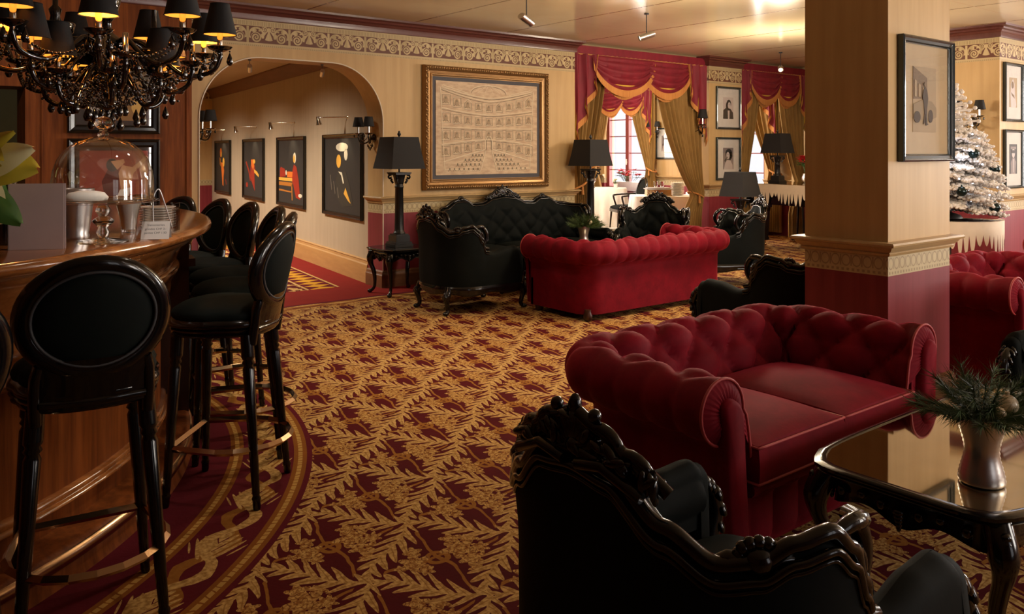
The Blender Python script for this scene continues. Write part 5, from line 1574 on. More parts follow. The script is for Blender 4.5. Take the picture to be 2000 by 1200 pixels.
# ------------------------------------------------------------ curtains. local: x along the opening, room side at -y, z down from 0
def swag_mesh(x0, x1, drop_, flip, y0=-.09, ztop=-.02, n=56, m=26):
    mb = MB(); wd = x1-x0
    def P(u, v):
        cx = u; c4 = 4*cx*(1-cx)
        hi = 0 if True else 0
        # the cloth pleats gather at both upper corners
        sag = drop_*(c4**.62)*v**1.05
        z = ztop-sag-.05*v*(1-c4)
        squeeze = (1-.06*v*(1-c4))
        fold = (abs(sin(v*PI*4.5+sin(u*PI)*.8))**.6-.5)*.075*(.30+.70*c4)*(v**.35)
        y = y0-.07*sin(PI*u)*sin(PI*min(1, v*1.05))**.5-fold-(.02 if flip else 0)
        return (x0+wd*u, y, z+fold*.3)
    mb.grid(P, n, m); return mb, P
def fringe(mb, pts, L=.085, y=-.008):
    n = len(pts); vs = []
    for i, p in enumerate(pts):
        q = .004 if i % 2 else -.004
        vs += [(p[0], p[1]+y, p[2]+.012), (p[0], p[1]+y-.004+q, p[2]-.012), (p[0], p[1]+y-.004+q, p[2]-L*(1 if i % 2 else .93))]
    mb.add(vs, [(3*i, 3*i+1, 3*i+4, 3*i+3) for i in range(n-1)]+[(3*i+1, 3*i+2, 3*i+5, 3*i+4) for i in range(n-1)])
def make_valance(wd, label, name='swag_valance', tails=(1, 1), drop_=.46, tail_l=1.24):
    t = thing(name, label, 'valance', group='crimson swag valances')
    mb = MB().box(-wd/2, wd/2, -.10, .0, -.115, .0)
    obj('pelmet_board', mb, 'swag', t, False)
    cord = MB().tube([(lerp(-wd/2, wd/2, i/60), -.105, -.112+.003*(-1)**i) for i in range(61)], .009, 5); obj('cord', cord, 'fringe', t)
    tw = wd*.155
    xs = -wd/2+tw*.8; xe = wd/2-tw*.8; mid = xs+(xe-xs)*.53
    for i, (a, b, fl) in enumerate(((xs, mid+.05*wd, True), (mid-.05*wd, xe, False))):
        mb, P = swag_mesh(a, b, drop_, fl, ztop=-.11)
        s_ = obj('swag', mb, 'swag', t)
        fr = MB(); fringe(fr, [P(k/90, 1) for k in range(91)]); obj('fringe', fr, 'fringe', s_)
        lb, P2 = swag_mesh(lerp(a, b, .12), lerp(a, b, .88), drop_+.045, fl, y0=-.045, ztop=-.13)
        l_ = obj('lining', lb, 'lining', s_); f2 = MB(); fringe(f2, [P2(k/70, 1) for k in range(71)], .05); obj('fringe', f2, 'fringe', l_)
    mb = MB(); fringe(mb, [(mid+.05*wd-.10*k-.0, -.19, -.115-.20*k-.0) for k in [i/20 for i in range(21)]], .03); 
    for sd, on in zip((-1, 1), tails):
        if not on: continue
        NF = 5
        def T_(u, v, off=0):
            # u from the inner (short) edge outwards
            zb = -.42-(tail_l-.42)*u
            zz = -.11+(zb+.11)*v
            zig = sin(u*PI*2*NF/2)
            x = sd*(wd/2-tw*(1-u)+ .045*cos(u*PI*NF)*v)
            return (x, -.115-.030*sin(u*PI*NF)-off, zz)
        mb = MB(); mb.grid(T_, 60, 16); s_ = obj('tail', mb, 'swag', t)
        fr = MB(); fringe(fr, [T_(k/80, 1) for k in range(81)], .075); fringe(fr, [tuple(Vector(T_(0, .0)).lerp(Vector(T_(0, 1)), k/20)) for k in range(21)], .0)
        fr.tube([T_(0, k/10, .006) for k in range(11)], .018, 6, flat=.4)
        obj('fringe', fr, 'fringe', s_)
        lg = MB(); lg.grid(lambda u, v: (T_(u, v)[0], T_(u, v)[1]+.014, T_(u, v)[2]-.03*v), 60, 6); obj('lining', lg, 'lining', s_)
    return t
def make_drape(wt, wtie, ztie, side, H, label, name='curtain', folds=7, straight=False, ry=.035):
    """hangs from z=0 to -H; gathered to `side` at ztie below"""
    t = thing(name, label, 'curtain', group='ochre velvet curtains')
    def P(u, v):
        z = -H*v; k = min(1, (H*v)/ztie)
        if H*v <= ztie: wdt = lerp(wt, wtie, (k**1.7)*(.9)+.1*k)
        else: wdt = lerp(wtie, wtie*1.7, min(1, (H*v-ztie)/.45)**.8)
        off = side*(wt/2-wdt/2) if not straight else 0
        bulge = .06*k**6 if H*v <= ztie else .06*math.exp(-(H*v-ztie)*6)
        x = (u-.5)*wdt+off+(side*.0)
        a = ry*(1.0+.4*sin(u*9)); ph = u*2*PI*folds+.6*sin(v*3+u*5)
        return (x, -.03-abs(bulge)+a*sin(ph)*lerp(1, .8, k), z)
    mb = MB(); mb.grid(P, folds*14, 44)
    obj('cloth', mb, 'drape', t)
    if not straight:
        c_ = MB(); cx = side*(wt/2-wtie/2)
        c_.tube([(cx+(wtie/2+.02)*cos(a), -.05+.075*sin(a), -ztie+.05*cos(a)*-side) for a in [2*PI*i/24 for i in range(24)]], .014, 6, closed=True)
        obj('tie_cord', c_, 'fringe', t)
        tt = MB().tube([(cx-side*.0, -.12, -ztie), (cx, -.125, -ztie-.12)], [.012, .02], 7); obj('tassel', tt, 'fringe', t)
    return t
OY = 7.95
v1_ = make_valance(2.66, 'crimson swag valance with orange fringe over the first opening'); v1_.location = (8.525, OY, 2.83)
v2_ = dup(v1_, (11.60, OY, 2.83), 0, 'crimson swag valance over the opening between column and pillar', None, (.72, 1, 1))
v3_ = make_valance(1.75, 'crimson swag valance over the distant dining room window', drop_=.42, tail_l=1.15); v3_.location = (12.53, 12.1, 2.80); v3_.rotation_euler = (0, 0, R(-90))
v4_ = dup(v3_, (12.53, 9.25, 2.80), R(-90), 'crimson swag valance over the second dining room window, seen past the middle column')
c1 = make_drape(.62, .20, 1.75, -1, 2.74, 'ochre curtain tied back at the end of the relief wall'); c1.location = (7.55, OY, 2.77)
c2 = make_drape(1.02, .26, 1.95, 1, 2.74, 'wide ochre curtain tied back against the middle column', folds=9); c2.location = (9.30, OY, 2.77)
c3 = make_drape(.62, .20, 1.75, -1, 2.74, 'ochre curtain at the left of the opening right of the middle column'); c3.location = (10.97, OY, 2.77)
c4 = make_drape(.70, .22, 1.9, 1, 2.74, 'ochre curtain partly hidden by the square pillar, behind the piano'); c4.location = (12.12, OY, 2.77)
for yy, nm in ((12.1, 'far'), (9.25, 'near')):
    l = make_drape(.55, .18, 1.62, -1, 2.66, 'ochre curtain left of the %s dining room window' % ('distant' if nm == 'far' else 'second')); l.location = (12.50, yy+.62, 2.72); l.rotation_euler = (0, 0, R(-90))
    r_ = make_drape(.75, .20, 1.62, 1, 2.66, 'ochre curtain right of the %s dining room window' % ('distant' if nm == 'far' else 'second')); r_.location = (12.50, yy-.55, 2.72); r_.rotation_euler = (0, 0, R(-90))
c9 = make_drape(.60, .5, 2, 1, 2.74, 'dark crimson curtain sliver beyond the right-hand column', straight=True); c9.location = (11.2, 4.6, 2.77)
for ch_ in c9.children: ch_.data.materials[0] = M['swag']

# ------------------------------------------------------------ snowy tree on its table
tt = thing('tree_table', 'round glass-topped table draped with white icicle felt under the snowy tree', 'table', (8.83, 3.95, 0))
obj('table_top', MB().lathe([(0, .755), (.50, .755), (.51, .762), (.50, .772), (0, .772)], seg=48), 'blackglass', tt)
obj('pedestal', MB().lathe([(0, 0), (.28, 0), (.28, .03), (.06, .06), (.05, .70), (.2, .74), (0, .755)], seg=24), 'lacquer', tt)
def icicles(mb, pts, zt, depth, r_):
    """felt skirt with icicle points"""
    n = len(pts); vs = []; cur = 0
    ln = []
    i = 0
    while i < n:
        w_ = r_.choice((4, 5, 6, 7)); L = r_.uniform(.45, 1.0)*depth
        for k in range(w_): ln.append(depth*.42+max(0, L-depth*.25)*(sin(PI*k/w_)**.8))
        i += w_
    for i in range(n):
        x, y = pts[i]; vs += [(x, y, zt), (x*1.0, y*1.0, zt-ln[i])]
    mb.add(vs, [(2*i, 2*((i+1) % n), 2*((i+1) % n)+1, 2*i+1) for i in range(n-1)])
mb = MB(); icicles(mb, [(.525*cos(2*PI*i/300), .525*sin(2*PI*i/300)) for i in range(301)], .768, .30, random.Random(2)); mb.lathe([(.50, .770), (.526, .7695)], seg=60)
obj('icicle_cloth', mb, 'icing', tt)
tr = thing('christmas_tree', 'snow-flocked Christmas tree standing on the draped table beside the pillar', 'christmas tree', (8.83, 3.95, .772))
obj('trunk', MB().tube([(0, 0, 0), (0, 0, 1.45)], [.03, .006], 8), 'darkwood', tr)
obj('stand', MB().lathe([(0, 0), (.16, 0), (.14, .03), (.05, .06), (0, .06)], seg=20), 'silver', tr)
r5 = random.Random(21); TH = 1.52
brn = []
for i in range(150):
    k = (i+.5)/150; z = .10+k*1.32; a = i*2.39996+r5.uniform(-.2, .2); L = (.56*(1-k)**.80+.06)*(.80+.20*min(1, k*5))
    brn.append((z, a, L))
for (z, a, L) in brn[:96]:
    mb = MB(); d = Vector((cos(a), sin(a), 0)); p0 = Vector((0, 0, z)); pts = [p0, p0+d*L*.5+Vector((0, 0, -.02)), p0+d*L+Vector((0, 0, -.03-.06*L))]
    def clump(q, r_):
        for j in range(3):
            o = Vector((r5.gauss(0, 1), r5.gauss(0, 1), r5.gauss(0, .6)))*r_*.45
            mb.ball(q+o, r_*r5.uniform(.45, .8), r_*r5.uniform(.45, .8), r_*r5.uniform(.4, .6), 6, 4)
    sp_ = smoothp(pts, 4)
    mb.tube(sp_, lambda t: .022-.012*t, 6)
    sidev = Vector((-d.y, d.x, 0))
    for j, q in enumerate(sp_[2:]):
        clump(q, .038)
        for sg in (-1, 1):
            ln = .12*(1-j/len(sp_))*(.5+L)+.03; e = q+sidev*sg*ln+d*ln*.6+Vector((0, 0, -.015)); mb.tube([q, e], [.018, .010], 5); clump(e, .026); clump(q.lerp(e, .5), .028)
            for w_ in range(4):
                q2 = q.lerp(e, (w_+1)/5); f_ = Vector((r5.gauss(0, 1), r5.gauss(0, 1), r5.gauss(0, .6))).normalized()*.04; mb.tube([q2, q2+f_], [.008, .004], 4)
    obj('branch', mb, 'flock', tr)
mb = MB()
for (z, a, L) in brn[96:]:
    d = Vector((cos(a), sin(a), 0)); p0 = Vector((0, 0, z)); e = p0+d*L+Vector((0, 0, .02)); mb.tube([p0, e], [.02, .01], 6)
    for j in range(6): mb.ball(p0.lerp(e, (j+1)/6)+Vector((r5.gauss(0, .012), r5.gauss(0, .012), r5.gauss(0, .012))), .022, seg=6, rings=4)
mb.tube([(0, 0, 1.40), (0, 0, 1.55)], [.018, .006], 6); obj('tree_top', mb, 'flock', tr)
bu = MB()
for i in range(60):
    z, a, L = brn[(i*5) % 96]; p = Vector((cos(a), sin(a), 0))*L*r5.uniform(.7, 1.0)+Vector((0, 0, z+.02)); bu.ball(p, .008, seg=6, rings=4)
ob = obj('fairy_lights', bu, 'bulb', tr); ob['kind'] = 'stuff'
b0 = None
for i in range(16):
    z, a, L = brn[(i*6+3) % 96]; a += 0; p = Vector((8.83, 3.95, .772))+Vector((cos(a), sin(a), 0))*(L*1.04)+Vector((0, 0, z-.10))
    mb = MB().ball((0, 0, 0), .050, seg=16, rings=12); mb.tube([(0, 0, .048), (0, 0, .066)], .008, 6)
    if b0 is None: b0 = obj('tree_bauble', mb, 'bauble'); o = b0
    else: o = b0.copy(); C.objects.link(o)
    o.location = p; tag(o, 'dark teal glass bauble hanging on the snowy tree', 'bauble', 'dark baubles on the snowy tree')
point('tree_bulbs', (8.45, 3.6, 1.4), 1.2, (.7, .8, 1), .05)

# ------------------------------------------------------------ grand piano with icicle cover
pn = thing('grand_piano', 'black grand piano under a white icicle cover beyond the pillar', 'piano', (10.72, 7.12, 0), R(-100))
ol = [(-.75, 0), (.75, 0), (.75, .55), (.72, .95), (.55, 1.25), (.30, 1.42), (.05, 1.50), (-.30, 1.50), (-.60, 1.40), (-.75, 1.2)]
obj('case', MB().prism(ol, .66, .93), 'lacquer', pn, False)
obj('lid', MB().prism([(x*1.02, y*1.02-.02) for x, y in ol], .93, PZ-.012), 'lacquer', pn, False)
mb = MB(); per = []
for i in range(len(ol)):
    a, b = ol[i], ol[(i+1) % len(ol)]; n = max(2, int(math.hypot(b[0]-a[0], b[1]-a[1])/.012))
    for k in range(n): per.append((lerp(a[0], b[0], k/n)*1.035, (lerp(a[1], b[1], k/n)-.7)*1.04+.7-.01))
icicles(mb, per+[per[0]], PZ-.008, .27, random.Random(9)); mb.prism([(x*1.035, (y-.7)*1.04+.69) for x, y in ol], PZ-.010, PZ-.004)
obj('icicle_cover', mb, 'icing', pn, False)
obj('lid_plate', MB().prism([(x*.99, (y-.7)*.98+.70) for x, y in ol], PZ-.004, PZ+.002), 'smoked', pn, False)
for x, y in ((-.58, .22), (.58, .22), (-.12, 1.25)):
    mb = MB().box(x-.075, x+.075, y-.075, y+.075, .60, .66)
    for (s0, z0, s1, z1) in ((.06, .60, .052, .54), (.052, .54, .034, .14), (.042, .14, .042, .09)):
        mb.add([(x-s0, y-s0, z0), (x+s0, y-s0, z0), (x+s0, y+s0, z0), (x-s0, y+s0, z0), (x-s1, y-s1, z1), (x+s1, y-s1, z1), (x+s1, y+s1, z1), (x-s1, y+s1, z1)], [(3, 2, 1, 0), (4, 5, 6, 7), (0, 1, 5, 4), (1, 2, 6, 5), (2, 3, 7, 6), (3, 0, 4, 7)])
    l_ = obj('leg', mb, 'lacquer', pn, False)
    obj('caster', MB().ball((x, y, .028), .028, .018, .028, 12, 8).tube([(x, y, .05), (x, y, .09)], .014, 8), 'brass', l_)
mb = MB().box(-.12, .12, .30, .44, .12, .20).tube([(-.07, .36, .2), (-.04, .36, .66)], .016, 8).tube([(.07, .36, .2), (.04, .36, .66)], .016, 8)
ly = obj('pedal_lyre', mb, 'lacquer', pn, False)
for x in (-.06, 0, .06): obj('pedal', MB().box(x-.012, x+.012, .20, .31, .10, .115), 'brass', ly, False)
obj('key_slip', MB().box(-.73, .73, -.012, .0, .68, .76), 'lacquer', pn, False)

# ------------------------------------------------------------ plants, dining room
def petals(mb, c, r_, n, rg, tilt=.4):
    for i in range(n):
        a = 2*PI*i/n+rg.uniform(-.2, .2); d = Vector((cos(a), sin(a), tilt*rg.uniform(.2, 1.2))); L = r_*rg.uniform(.75, 1.1); sd = Vector((-sin(a), cos(a), 0))*L*.28
        c_ = Vector(c); m_ = c_+d*L*.5+Vector((0, 0, .08*L)); e = c_+d*L
        mb.add([c_, m_-sd, e, m_+sd, m_+Vector((0, 0, .06*L))], [(0, 1, 4), (1, 2, 4), (2, 3, 4), (3, 0, 4)])
def make_poinsettia(label, loc, n, sx, sy, h, pot, petal='redpetal', k=.09):
    t = thing('poinsettia', label, 'plant', loc); rg = random.Random(int(n*7+h*100))
    if pot == 'box':
        obj('planter', MB().box(-sx-.03, sx+.03, -sy-.03, sy+.03, 0, .16).box(-sx-.04, sx+.04, -sy-.04, sy+.04, .15, .18), 'silver', t, False); z0 = .17
    elif pot == 'cup': obj('planter', MB().lathe([(0, 0), (.035, 0), (.045, .08), (.040, .08), (0, .06)], seg=18), 'china', t); z0 = .07
    else: obj('planter', MB().lathe([(0, 0), (.06, 0), (.085, .04), (.09, .08), (.07, .13), (.075, .14), (.06, .12), (0, .11)], seg=24), 'silver', t); z0 = .12
    lf = MB(); fl = MB(); stm = MB()
    for i in range(n):
        x, y = rg.uniform(-sx, sx), rg.uniform(-sy, sy); z = z0+h*rg.uniform(.5, 1.0); stm.tube([(x*.4, y*.4, z0-.02), (x, y, z)], .003, 5)
        petals(lf, (x, y, z-.05), k*1.15, 5, rg, .0); petals(fl, (x, y, z), k, 7, rg); petals(fl, (x, y, z+.01), k*.55, 5, rg, .8)
    obj('stems', stm, 'leafgreen', t); obj('leaves', lf, 'leafgreen', t, False); obj('flowers', fl, petal, t, False)
    return t
make_poinsettia('red poinsettias in a silver box on the distant dining room window sill', (12.42, 11.85, .66), 14, .07, .32, .24, 'box').children
make_poinsettia('red poinsettia in a round silver pot on the grand piano beside the pillar', (11.62, 7.28, PZ+.003), 9, .13, .13, .26, 'pot', k=.11)
def make_cloth_table(r_, label, loc, h=.75, rect=None):
    t = thing('dining_table', label, 'dining table', loc)
    if rect: hx_, hy_ = rect
    def edge(a, o=0):
        if not rect: return ((r_+o)*cos(a), (r_+o)*sin(a))
        c, s_ = cos(a), sin(a); e = 12; q = 1/((abs(c/hx_)**e+abs(s_/hy_)**e)**(1/e)); return (q*c*(1+o/hx_), q*s_*(1+o/hy_))
    n = 128; pts = [edge(2*PI*i/n) for i in range(n)]
    obj('table_base', MB().lathe([(0, 0), (.2, 0), (.2, .02), (.04, .05), (.04, h-.03), (0, h-.03)], seg=20), 'darkwood', t)
    mb = MB(); vs = [(0, 0, h)]
    for k, z in enumerate((h, h-.01, h-.25, h-.5, .012)):
        for i in range(n):
            a = 2*PI*i/n; o = (0, .006, .022+.018*sin(a*13), .035+.030*sin(a*13+.4), .05+.040*sin(a*13+.8))[k]
            x, y = edge(a, o); vs.append((x, y, z))
    fs = [(0, 1+i, 1+(i+1) % n) for i in range(n)]+[(1+k*n+i, 1+k*n+(i+1) % n, 1+(k+1)*n+(i+1) % n, 1+(k+1)*n+i) for k in range(4) for i in range(n)]
    mb.add(vs, fs); obj('tablecloth', mb, 'white', t)
    return t
make_cloth_table(.45, 'round dining table in white linen just right of the tall black lamp', (11.45, 11.62, 0))
make_cloth_table(0, 'long white-clothed table behind the facing black armchair', (10.2, 8.98, 0), rect=(.50, .36)).rotation_euler = (0, 0, R(-38))
make_cloth_table(.55, 'round table in white linen behind the piano legs', (12.35, 8.9, 0)).location = (11.70, 9.05, 0)
make_poinsettia('tiny white flower in a white pot on the distant round table', (11.62, 11.45, .752), 3, .02, .02, .10, 'cup', 'whitepetal', .06)
def glass_goblet(label, loc, h=.19, group=None, r_=.034, name='wine_glass'):
    mb = MB().lathe([(0, 0), (.034, 0), (.030, .004), (.006, .010), (.004, .085*h/.19), (.018, .10*h/.19), (r_, .13*h/.19), (r_*.92, h), (r_*.88, h), (r_*.94, .13*h/.19), (0, .10*h/.19)], seg=20)
    o = obj(name, mb, 'picglass' if False else 'glass'); o.location = loc; tag(o, label, 'glass', group); return o
glass_goblet('wine glass at the left edge of the distant round table', (11.28, 11.70, .752))
for i, (x, y) in enumerate(((10.20, 9.14), (10.28, 9.08))): glass_goblet('clear goblet on the long white-clothed table', (x, y, .752), .22, 'goblets on the long white-clothed table')
pp = None
for i in range(14):
    if pp is None: pp = obj('dinner_plate', MB().lathe([(0, 0), (.05, 0), (.11, .010), (.112, .013), (.05, .006), (0, .006)], seg=28), 'china'); o = pp
    else: o = pp.copy(); C.objects.link(o)
    o.location = (10.40, 8.86, .752+.0145*i); tag(o, 'white plate in the tall stack on the long clothed table', 'plate', 'plates stacked on the long clothed table')
cd_ = thing('chafing_dish', 'gilt chafing dish with a flat lid on the long clothed table', 'serving dish', (10.05, 8.96, .752), R(-38))
obj('stand', MB().box(-.20, .20, -.13, .13, .0, .02).box(-.19, .19, -.12, .12, .02, .10), 'brass', cd_, False)
obj('lid', MB().box(-.21, .21, -.14, .14, .10, .115).box(-.18, .18, -.11, .11, .115, .13), 'silver', cd_, False)
# dining armchair: round-backed, black
dc = thing('dining_armchair', 'black open-arm dining chair beside the distant round table', 'chair', (11.05, 10.62, 0), R(62))
mb = MB(); mb.grid(lambda u, v: ((u*2-1)*.24, (v*2-1)*.23, .44+.045*((1-(u*2-1)**4)*(1-(v*2-1)**4))**.5), 16, 16); mb.box(-.24, .24, -.23, .23, .40, .44); obj('seat', mb, 'blackvelvet', dc)
obj('seat_frame', MB().box(-.25, .25, -.24, .24, .355, .41), 'lacquer', dc, False)
mb = MB(); N_ = 36
mb.tube([(.24*cos(a), -.25-.06*sin(a)-.04, .72+.25*sin(a)) for a in [2*PI*i/N_ for i in range(N_)]], .024, 8, closed=True); obj('back_frame', mb, 'lacquer', dc)
mb = MB(); 
for sg in (-1, 1): mb.grid(lambda u, v: (.225*v*cos(2*PI*u), -.29-.06*v*sin(2*PI*u)+sg*.03*sqrt1(v), .72+.235*v*sin(2*PI*u)), 32, 7, True)
obj('backrest', mb, 'blackvelvet', dc)
for sx in (-1, 1):
    obj('back_post', MB().tube([(sx*.17, -.23, .38), (sx*.17, -.27, .54)], .018, 8), 'lacquer', dc)
    obj('armrest', MB().tube(smoothp([Vector((sx*.23, -.30, .68)), Vector((sx*.27, -.10, .67)), Vector((sx*.27, .12, .655)), Vector((sx*.26, .16, .62)), Vector((sx*.25, .10, .42))]), .017, 8), 'lacquer', dc)
    for sy in (-1, 1): obj('leg', MB().tube([(sx*.22, sy*.21, .37), (sx*.235, sy*.24, .0)], [.020, .012], 8), 'lacquer', dc)
# ------------------------------------------------------------ on the counter
CT = 1.1205
def bpos(ang, rad): return (BC[0]+rad*cos(R(ang)), BC[1]+rad*sin(R(ang)))
M['domeglass'] = paneglass('thin_clear_glass', .10)
M['domeglass'].node_tree.nodes['Mix Shader'].inputs[0].default_value = .10
lw = M['domeglass'].node_tree.nodes.new('ShaderNodeLayerWeight'); lw.inputs[0].default_value = .35
mm_ = M['domeglass'].node_tree.nodes.new('ShaderNodeMath'); mm_.operation = 'MULTIPLY_ADD'; mm_.inputs[1].default_value = .75; mm_.inputs[2].default_value = .05
M['domeglass'].node_tree.links.new(lw.outputs['Facing'], mm_.inputs[0]); M['domeglass'].node_tree.links.new(mm_.outputs[0], M['domeglass'].node_tree.nodes['Mix Shader'].inputs[0])
# cake stand and its dome
X0, Y0 = .71, 3.32
cs = thing('cake_stand', 'glass cake stand on the bar counter with a beaded glass stem', 'cake stand', (X0, Y0, CT))
obj('foot', MB().lathe([(0, 0), (.085, 0), (.088, .004), (.05, .010), (.02, .016), (0, .016)], seg=36), 'glass', cs)
obj('stem', MB().lathe([(0, .015), (.016, .016), (.024, .035), (.016, .052), (.036, .072), (.038, .078), (.016, .094), (.026, .112), (.026, .120), (.016, .134), (.022, .142), (0, .142)], seg=28), 'glass', cs)
obj('plate', MB().lathe([(0, .143), (.165, .143), (.190, .148), (.192, .152), (.165, .149), (0, .149)], seg=56), 'domeglass', cs)
dm = thing('cake_dome', 'clear glass cake dome with a round knob, on the cake stand', 'cake dome', (X0, Y0, CT+.152))
mb = MB().lathe([(.172, .0), (.171, .08), (.166, .12), (.152, .165), (.128, .205), (.095, .235), (.055, .254), (.02, .262), (0, .263)], seg=64)
obj('bell', mb, 'domeglass', dm)
mb = MB().lathe([(.172, 0), (.176, .003), (.172, .008), (.169, .004), (.172, 0)], seg=64); obj('rim', mb, 'glass', dm)
obj('knob', MB().lathe([(0, .262), (.018, .263), (.020, .272), (.011, .282), (.014, .290), (.026, .300), (.031, .315), (.026, .332), (.012, .341), (0, .343)], seg=28), 'glass', dm)
ck = thing('napkin_roll', 'white cloth folded on the cake stand under the dome', 'napkin', (X0-.05, Y0+.03, CT+.1505))
obj('cloth', MB().lathe([(0, 0), (.07, .0), (.075, .012), (.06, .030), (.03, .036), (0, .037)], seg=30, ell=(1, .55)), 'white', ck)
# flared glass of sugar, tent card, acrylic stand with tongs, saucers
X1, Y1 = 1.0, 3.39
gl = thing('flared_glass', 'flared glass filled with white sugar behind the right edge of the cake stand', 'glass', (.872, 3.635, CT))
obj('tumbler', MB().lathe([(0, 0), (.028, 0), (.034, .06), (.048, .115), (.056, .150), (.053, .150), (.045, .115), (.031, .06), (.026, .012), (0, .012)], seg=30), 'domeglass', gl)
obj('sugar', MB().lathe([(0, .014), (.025, .014), (.030, .06), (.043, .112), (.050, .138), (0, .138)], seg=24), 'white', gl)
tc = thing('price_card', 'small white tent card with printed prices near the counter tip', 'sign', (.895, 3.32, CT), R(-25))
mb = MB(); hw_ = .05
mb.add([(-hw_, -.030, 0), (hw_, -.030, 0), (hw_, 0, .065), (-hw_, 0, .065), (-hw_, .030, 0), (hw_, .030, 0)], [(0, 1, 2, 3), (3, 2, 5, 4)])
obj('card', mb, 'paper', tc, False)
rx_ = math.atan2(.065, .030)
for i, s_ in enumerate(('Viennoiseries', 'grandes CHF 3.-', 'petites CHF 1.50')):
    k = .80-.22*i; text('lettering', s_, .0115, (0, lerp(-.030, 0, k)-.0012, .065*k-.004), (rx_, 0, 0), 'ink', tc, align='CENTER')
al = thing('acrylic_holder', 'clear acrylic holder behind the price card', 'holder', (.98, 3.56, CT), R(-30))
mb = MB().box(-.06, .06, -.05, .05, 0, .006).box(-.06, .06, .044, .05, .006, .12).box(-.06, -.054, -.05, .05, .006, .10).box(.054, .06, -.05, .05, .006, .10)
obj('box', mb, 'domeglass', al, False)
tg_ = obj('pastry_tongs', MB().tube(smoothp([Vector((-.02, 0, 0)), Vector((-.02, .01, .12)), Vector((0, .012, .165)), Vector((.02, .01, .12)), Vector((.05, -.01, .0))]), .005, 6, flat=.5), 'silver'); tg_.location = (.965, 3.54, CT+.013)
tag(tg_, 'silver pastry tongs leaning in the clear holder by the price card', 'tongs')
sp0 = None
for i in range(9):
    if sp0 is None: sp0 = obj('saucer', MB().lathe([(0, 0), (.035, 0), (.072, .007), (.074, .010), (.036, .004), (0, .004)], seg=28), 'china'); o = sp0
    else: o = sp0.copy(); C.objects.link(o)
    o.location = (1.02, 3.76, CT+.0105*i); tag(o, 'white saucer in the stack behind the price card', 'saucer', 'saucers stacked on the bar counter')
mc = thing('menu_card', 'large blank lilac card standing at the left of the counter', 'menu card', (.475, 3.19, CT), R(-24))
mb = MB().box(-.085, .085, -.004, -.001, 0, .222); mb.box(-.085, .085, .02, .023, 0, .222); mb.box(-.085, -.082, -.004, .023, 0, .222)
obj('card', mb, 'lilac_paper', mc, False)
# silver bucket and jug
bk_ = thing('wine_cooler', 'tall silver wine cooler behind the glass cake stand', 'wine cooler', (.655, 3.51, CT))
obj('body', MB().lathe([(0, 0), (.045, 0), (.048, .01), (.044, .02), (.050, .05), (.062, .16), (.064, .19), (.060, .19), (.055, .16), (0, .10)], seg=30), 'silver', bk_)
for i, (x, y) in enumerate(((.56, 3.52), (.48, 3.42), (.58, 3.66))):
    mb = MB().lathe([(0, 0), (.030, 0), (.032, .10), (.036, .12), (.033, .13), (.030, .12), (.027, .01), (0, .01)], seg=18)
    o = obj('tumbler', mb, 'glass'); o.location = (x, y, CT); tag(o, 'clear tumbler between the lilac card and the cake stand', 'glass', 'tumblers behind the lilac card')
bt = thing('champagne_bottle', 'dark bottle with green foil behind the lilac card', 'bottle', (.42, 3.44, CT))
obj('bottle_body', MB().lathe([(0, 0), (.042, 0), (.044, .01), (.044, .17), (.030, .22), (.016, .26), (.016, .29), (0, .29)], seg=24), 'blackglass', bt)
obj('foil', MB().lathe([(.0165, .25), (.0175, .30), (.019, .315), (.012, .325), (0, .325)], seg=18), plain('green_foil', (.25, .30, .10), .3, .6), bt)
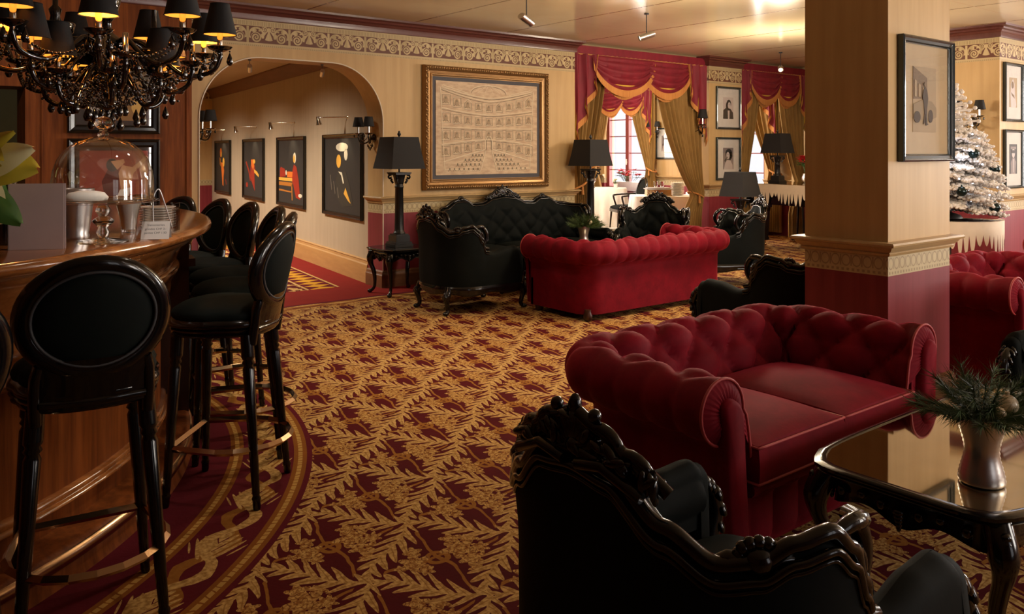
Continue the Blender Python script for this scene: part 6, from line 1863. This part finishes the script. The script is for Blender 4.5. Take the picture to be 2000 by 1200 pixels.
# white poinsettia at the left edge
wp = thing('white_poinsettia', 'cream and yellow poinsettia at the left edge of the counter', 'plant', (.27, 3.13, CT))
obj('planter', MB().lathe([(0, 0), (.06, 0), (.075, .10), (.07, .10), (0, .09)], seg=24), 'lacquer', wp)
rg = random.Random(4)
def bigleaf(mb, c, d, L, wid, sd=(.785, -.62, 0), curl=.25):
    d = Vector(d).normalized(); sd = Vector(sd); sd = (sd-d*sd.dot(d)).normalized(); up = sd.cross(d)
    def P(u, v):
        a = v*2-1; wv = sin(PI*min(1, u*.93+.05))**.7*(1-.3*u)
        return Vector(c)+d*L*u+sd*a*wid*wv+up*(abs(a)**1.3*.25*wid+.03*sin(u*9+a*3)*wid+curl*L*u*u*.5)
    mb.grid(P, 14, 9)
mb = MB(); T0 = (.0, 0, .22)
S1, S2, S3 = (.62, .785, .3), (.785, -.62, .1), (.4, .3, .9)
for d, L, w_, s_ in (((.55, -.5, .30), .17, .055, (.2, .3, .9)), ((.35, -.3, -.9), .16, .060, S2), ((-.3, .2, .8), .14, .05, S2), ((.9, .5, .2), .15, .055, S3), ((-.7, .55, .3), .16, .05, S3)):
    bigleaf(mb, T0, d, L, w_, s_)
obj('bracts', mb, 'whitepetal', wp)
mb = MB()
for d, L, w_, s_ in (((.75, -.60, -.10), .17, .070, (.3, .3, .9)), ((.60, -.48, .55), .13, .040, (.3, .3, .8)), ((.1, .1, 1), .13, .05, S2), ((.2, -.8, .0), .15, .06, S3)): bigleaf(mb, (0, 0, .25), d, L, w_, s_)
obj('yellow_leaves', mb, 'yellowpetal', wp)
mb = MB().tube([(0, 0, .08), (0, 0, .26)], .008, 7)
for d, L, w_, s_ in (((.65, -.55, -.6), .17, .05, (.5, .3, .8)), ((.2, -.2, -1), .16, .06, S2), ((.8, .4, -.3), .15, .05, S3), ((-.8, .2, -.1), .14, .05, S3)): bigleaf(mb, (0, 0, .19), d, L, w_, s_)
obj('green_leaves', mb, 'leafgreen', wp)
wp.scale = (1.25, 1.25, 1.25); dm.scale = (1, 1, .90)
# espresso machine on the inner work shelf
em = thing('coffee_machine', 'dark coffee machine behind the left end of the counter', 'coffee machine', (-.30, 3.75, .821), R(35))
obj('body', MB().box(-.30, .30, -.20, .20, .02, .42).box(-.32, .32, -.22, .22, .42, .45), 'lacquer', em, False)
for x in (-.15, .15): obj('group_head', MB().lathe([(0, .0), (.03, 0), (.035, .05), (0, .05)], (x, -.23, .25), 14), 'chrome', em)
obj('drip_tray', MB().box(-.28, .28, -.34, -.20, .02, .06), 'chrome', em, False)
obj('top_rail', MB().tube([(-.30, -.21, .50), (.30, -.21, .50)], .008, 6), 'brass', em)
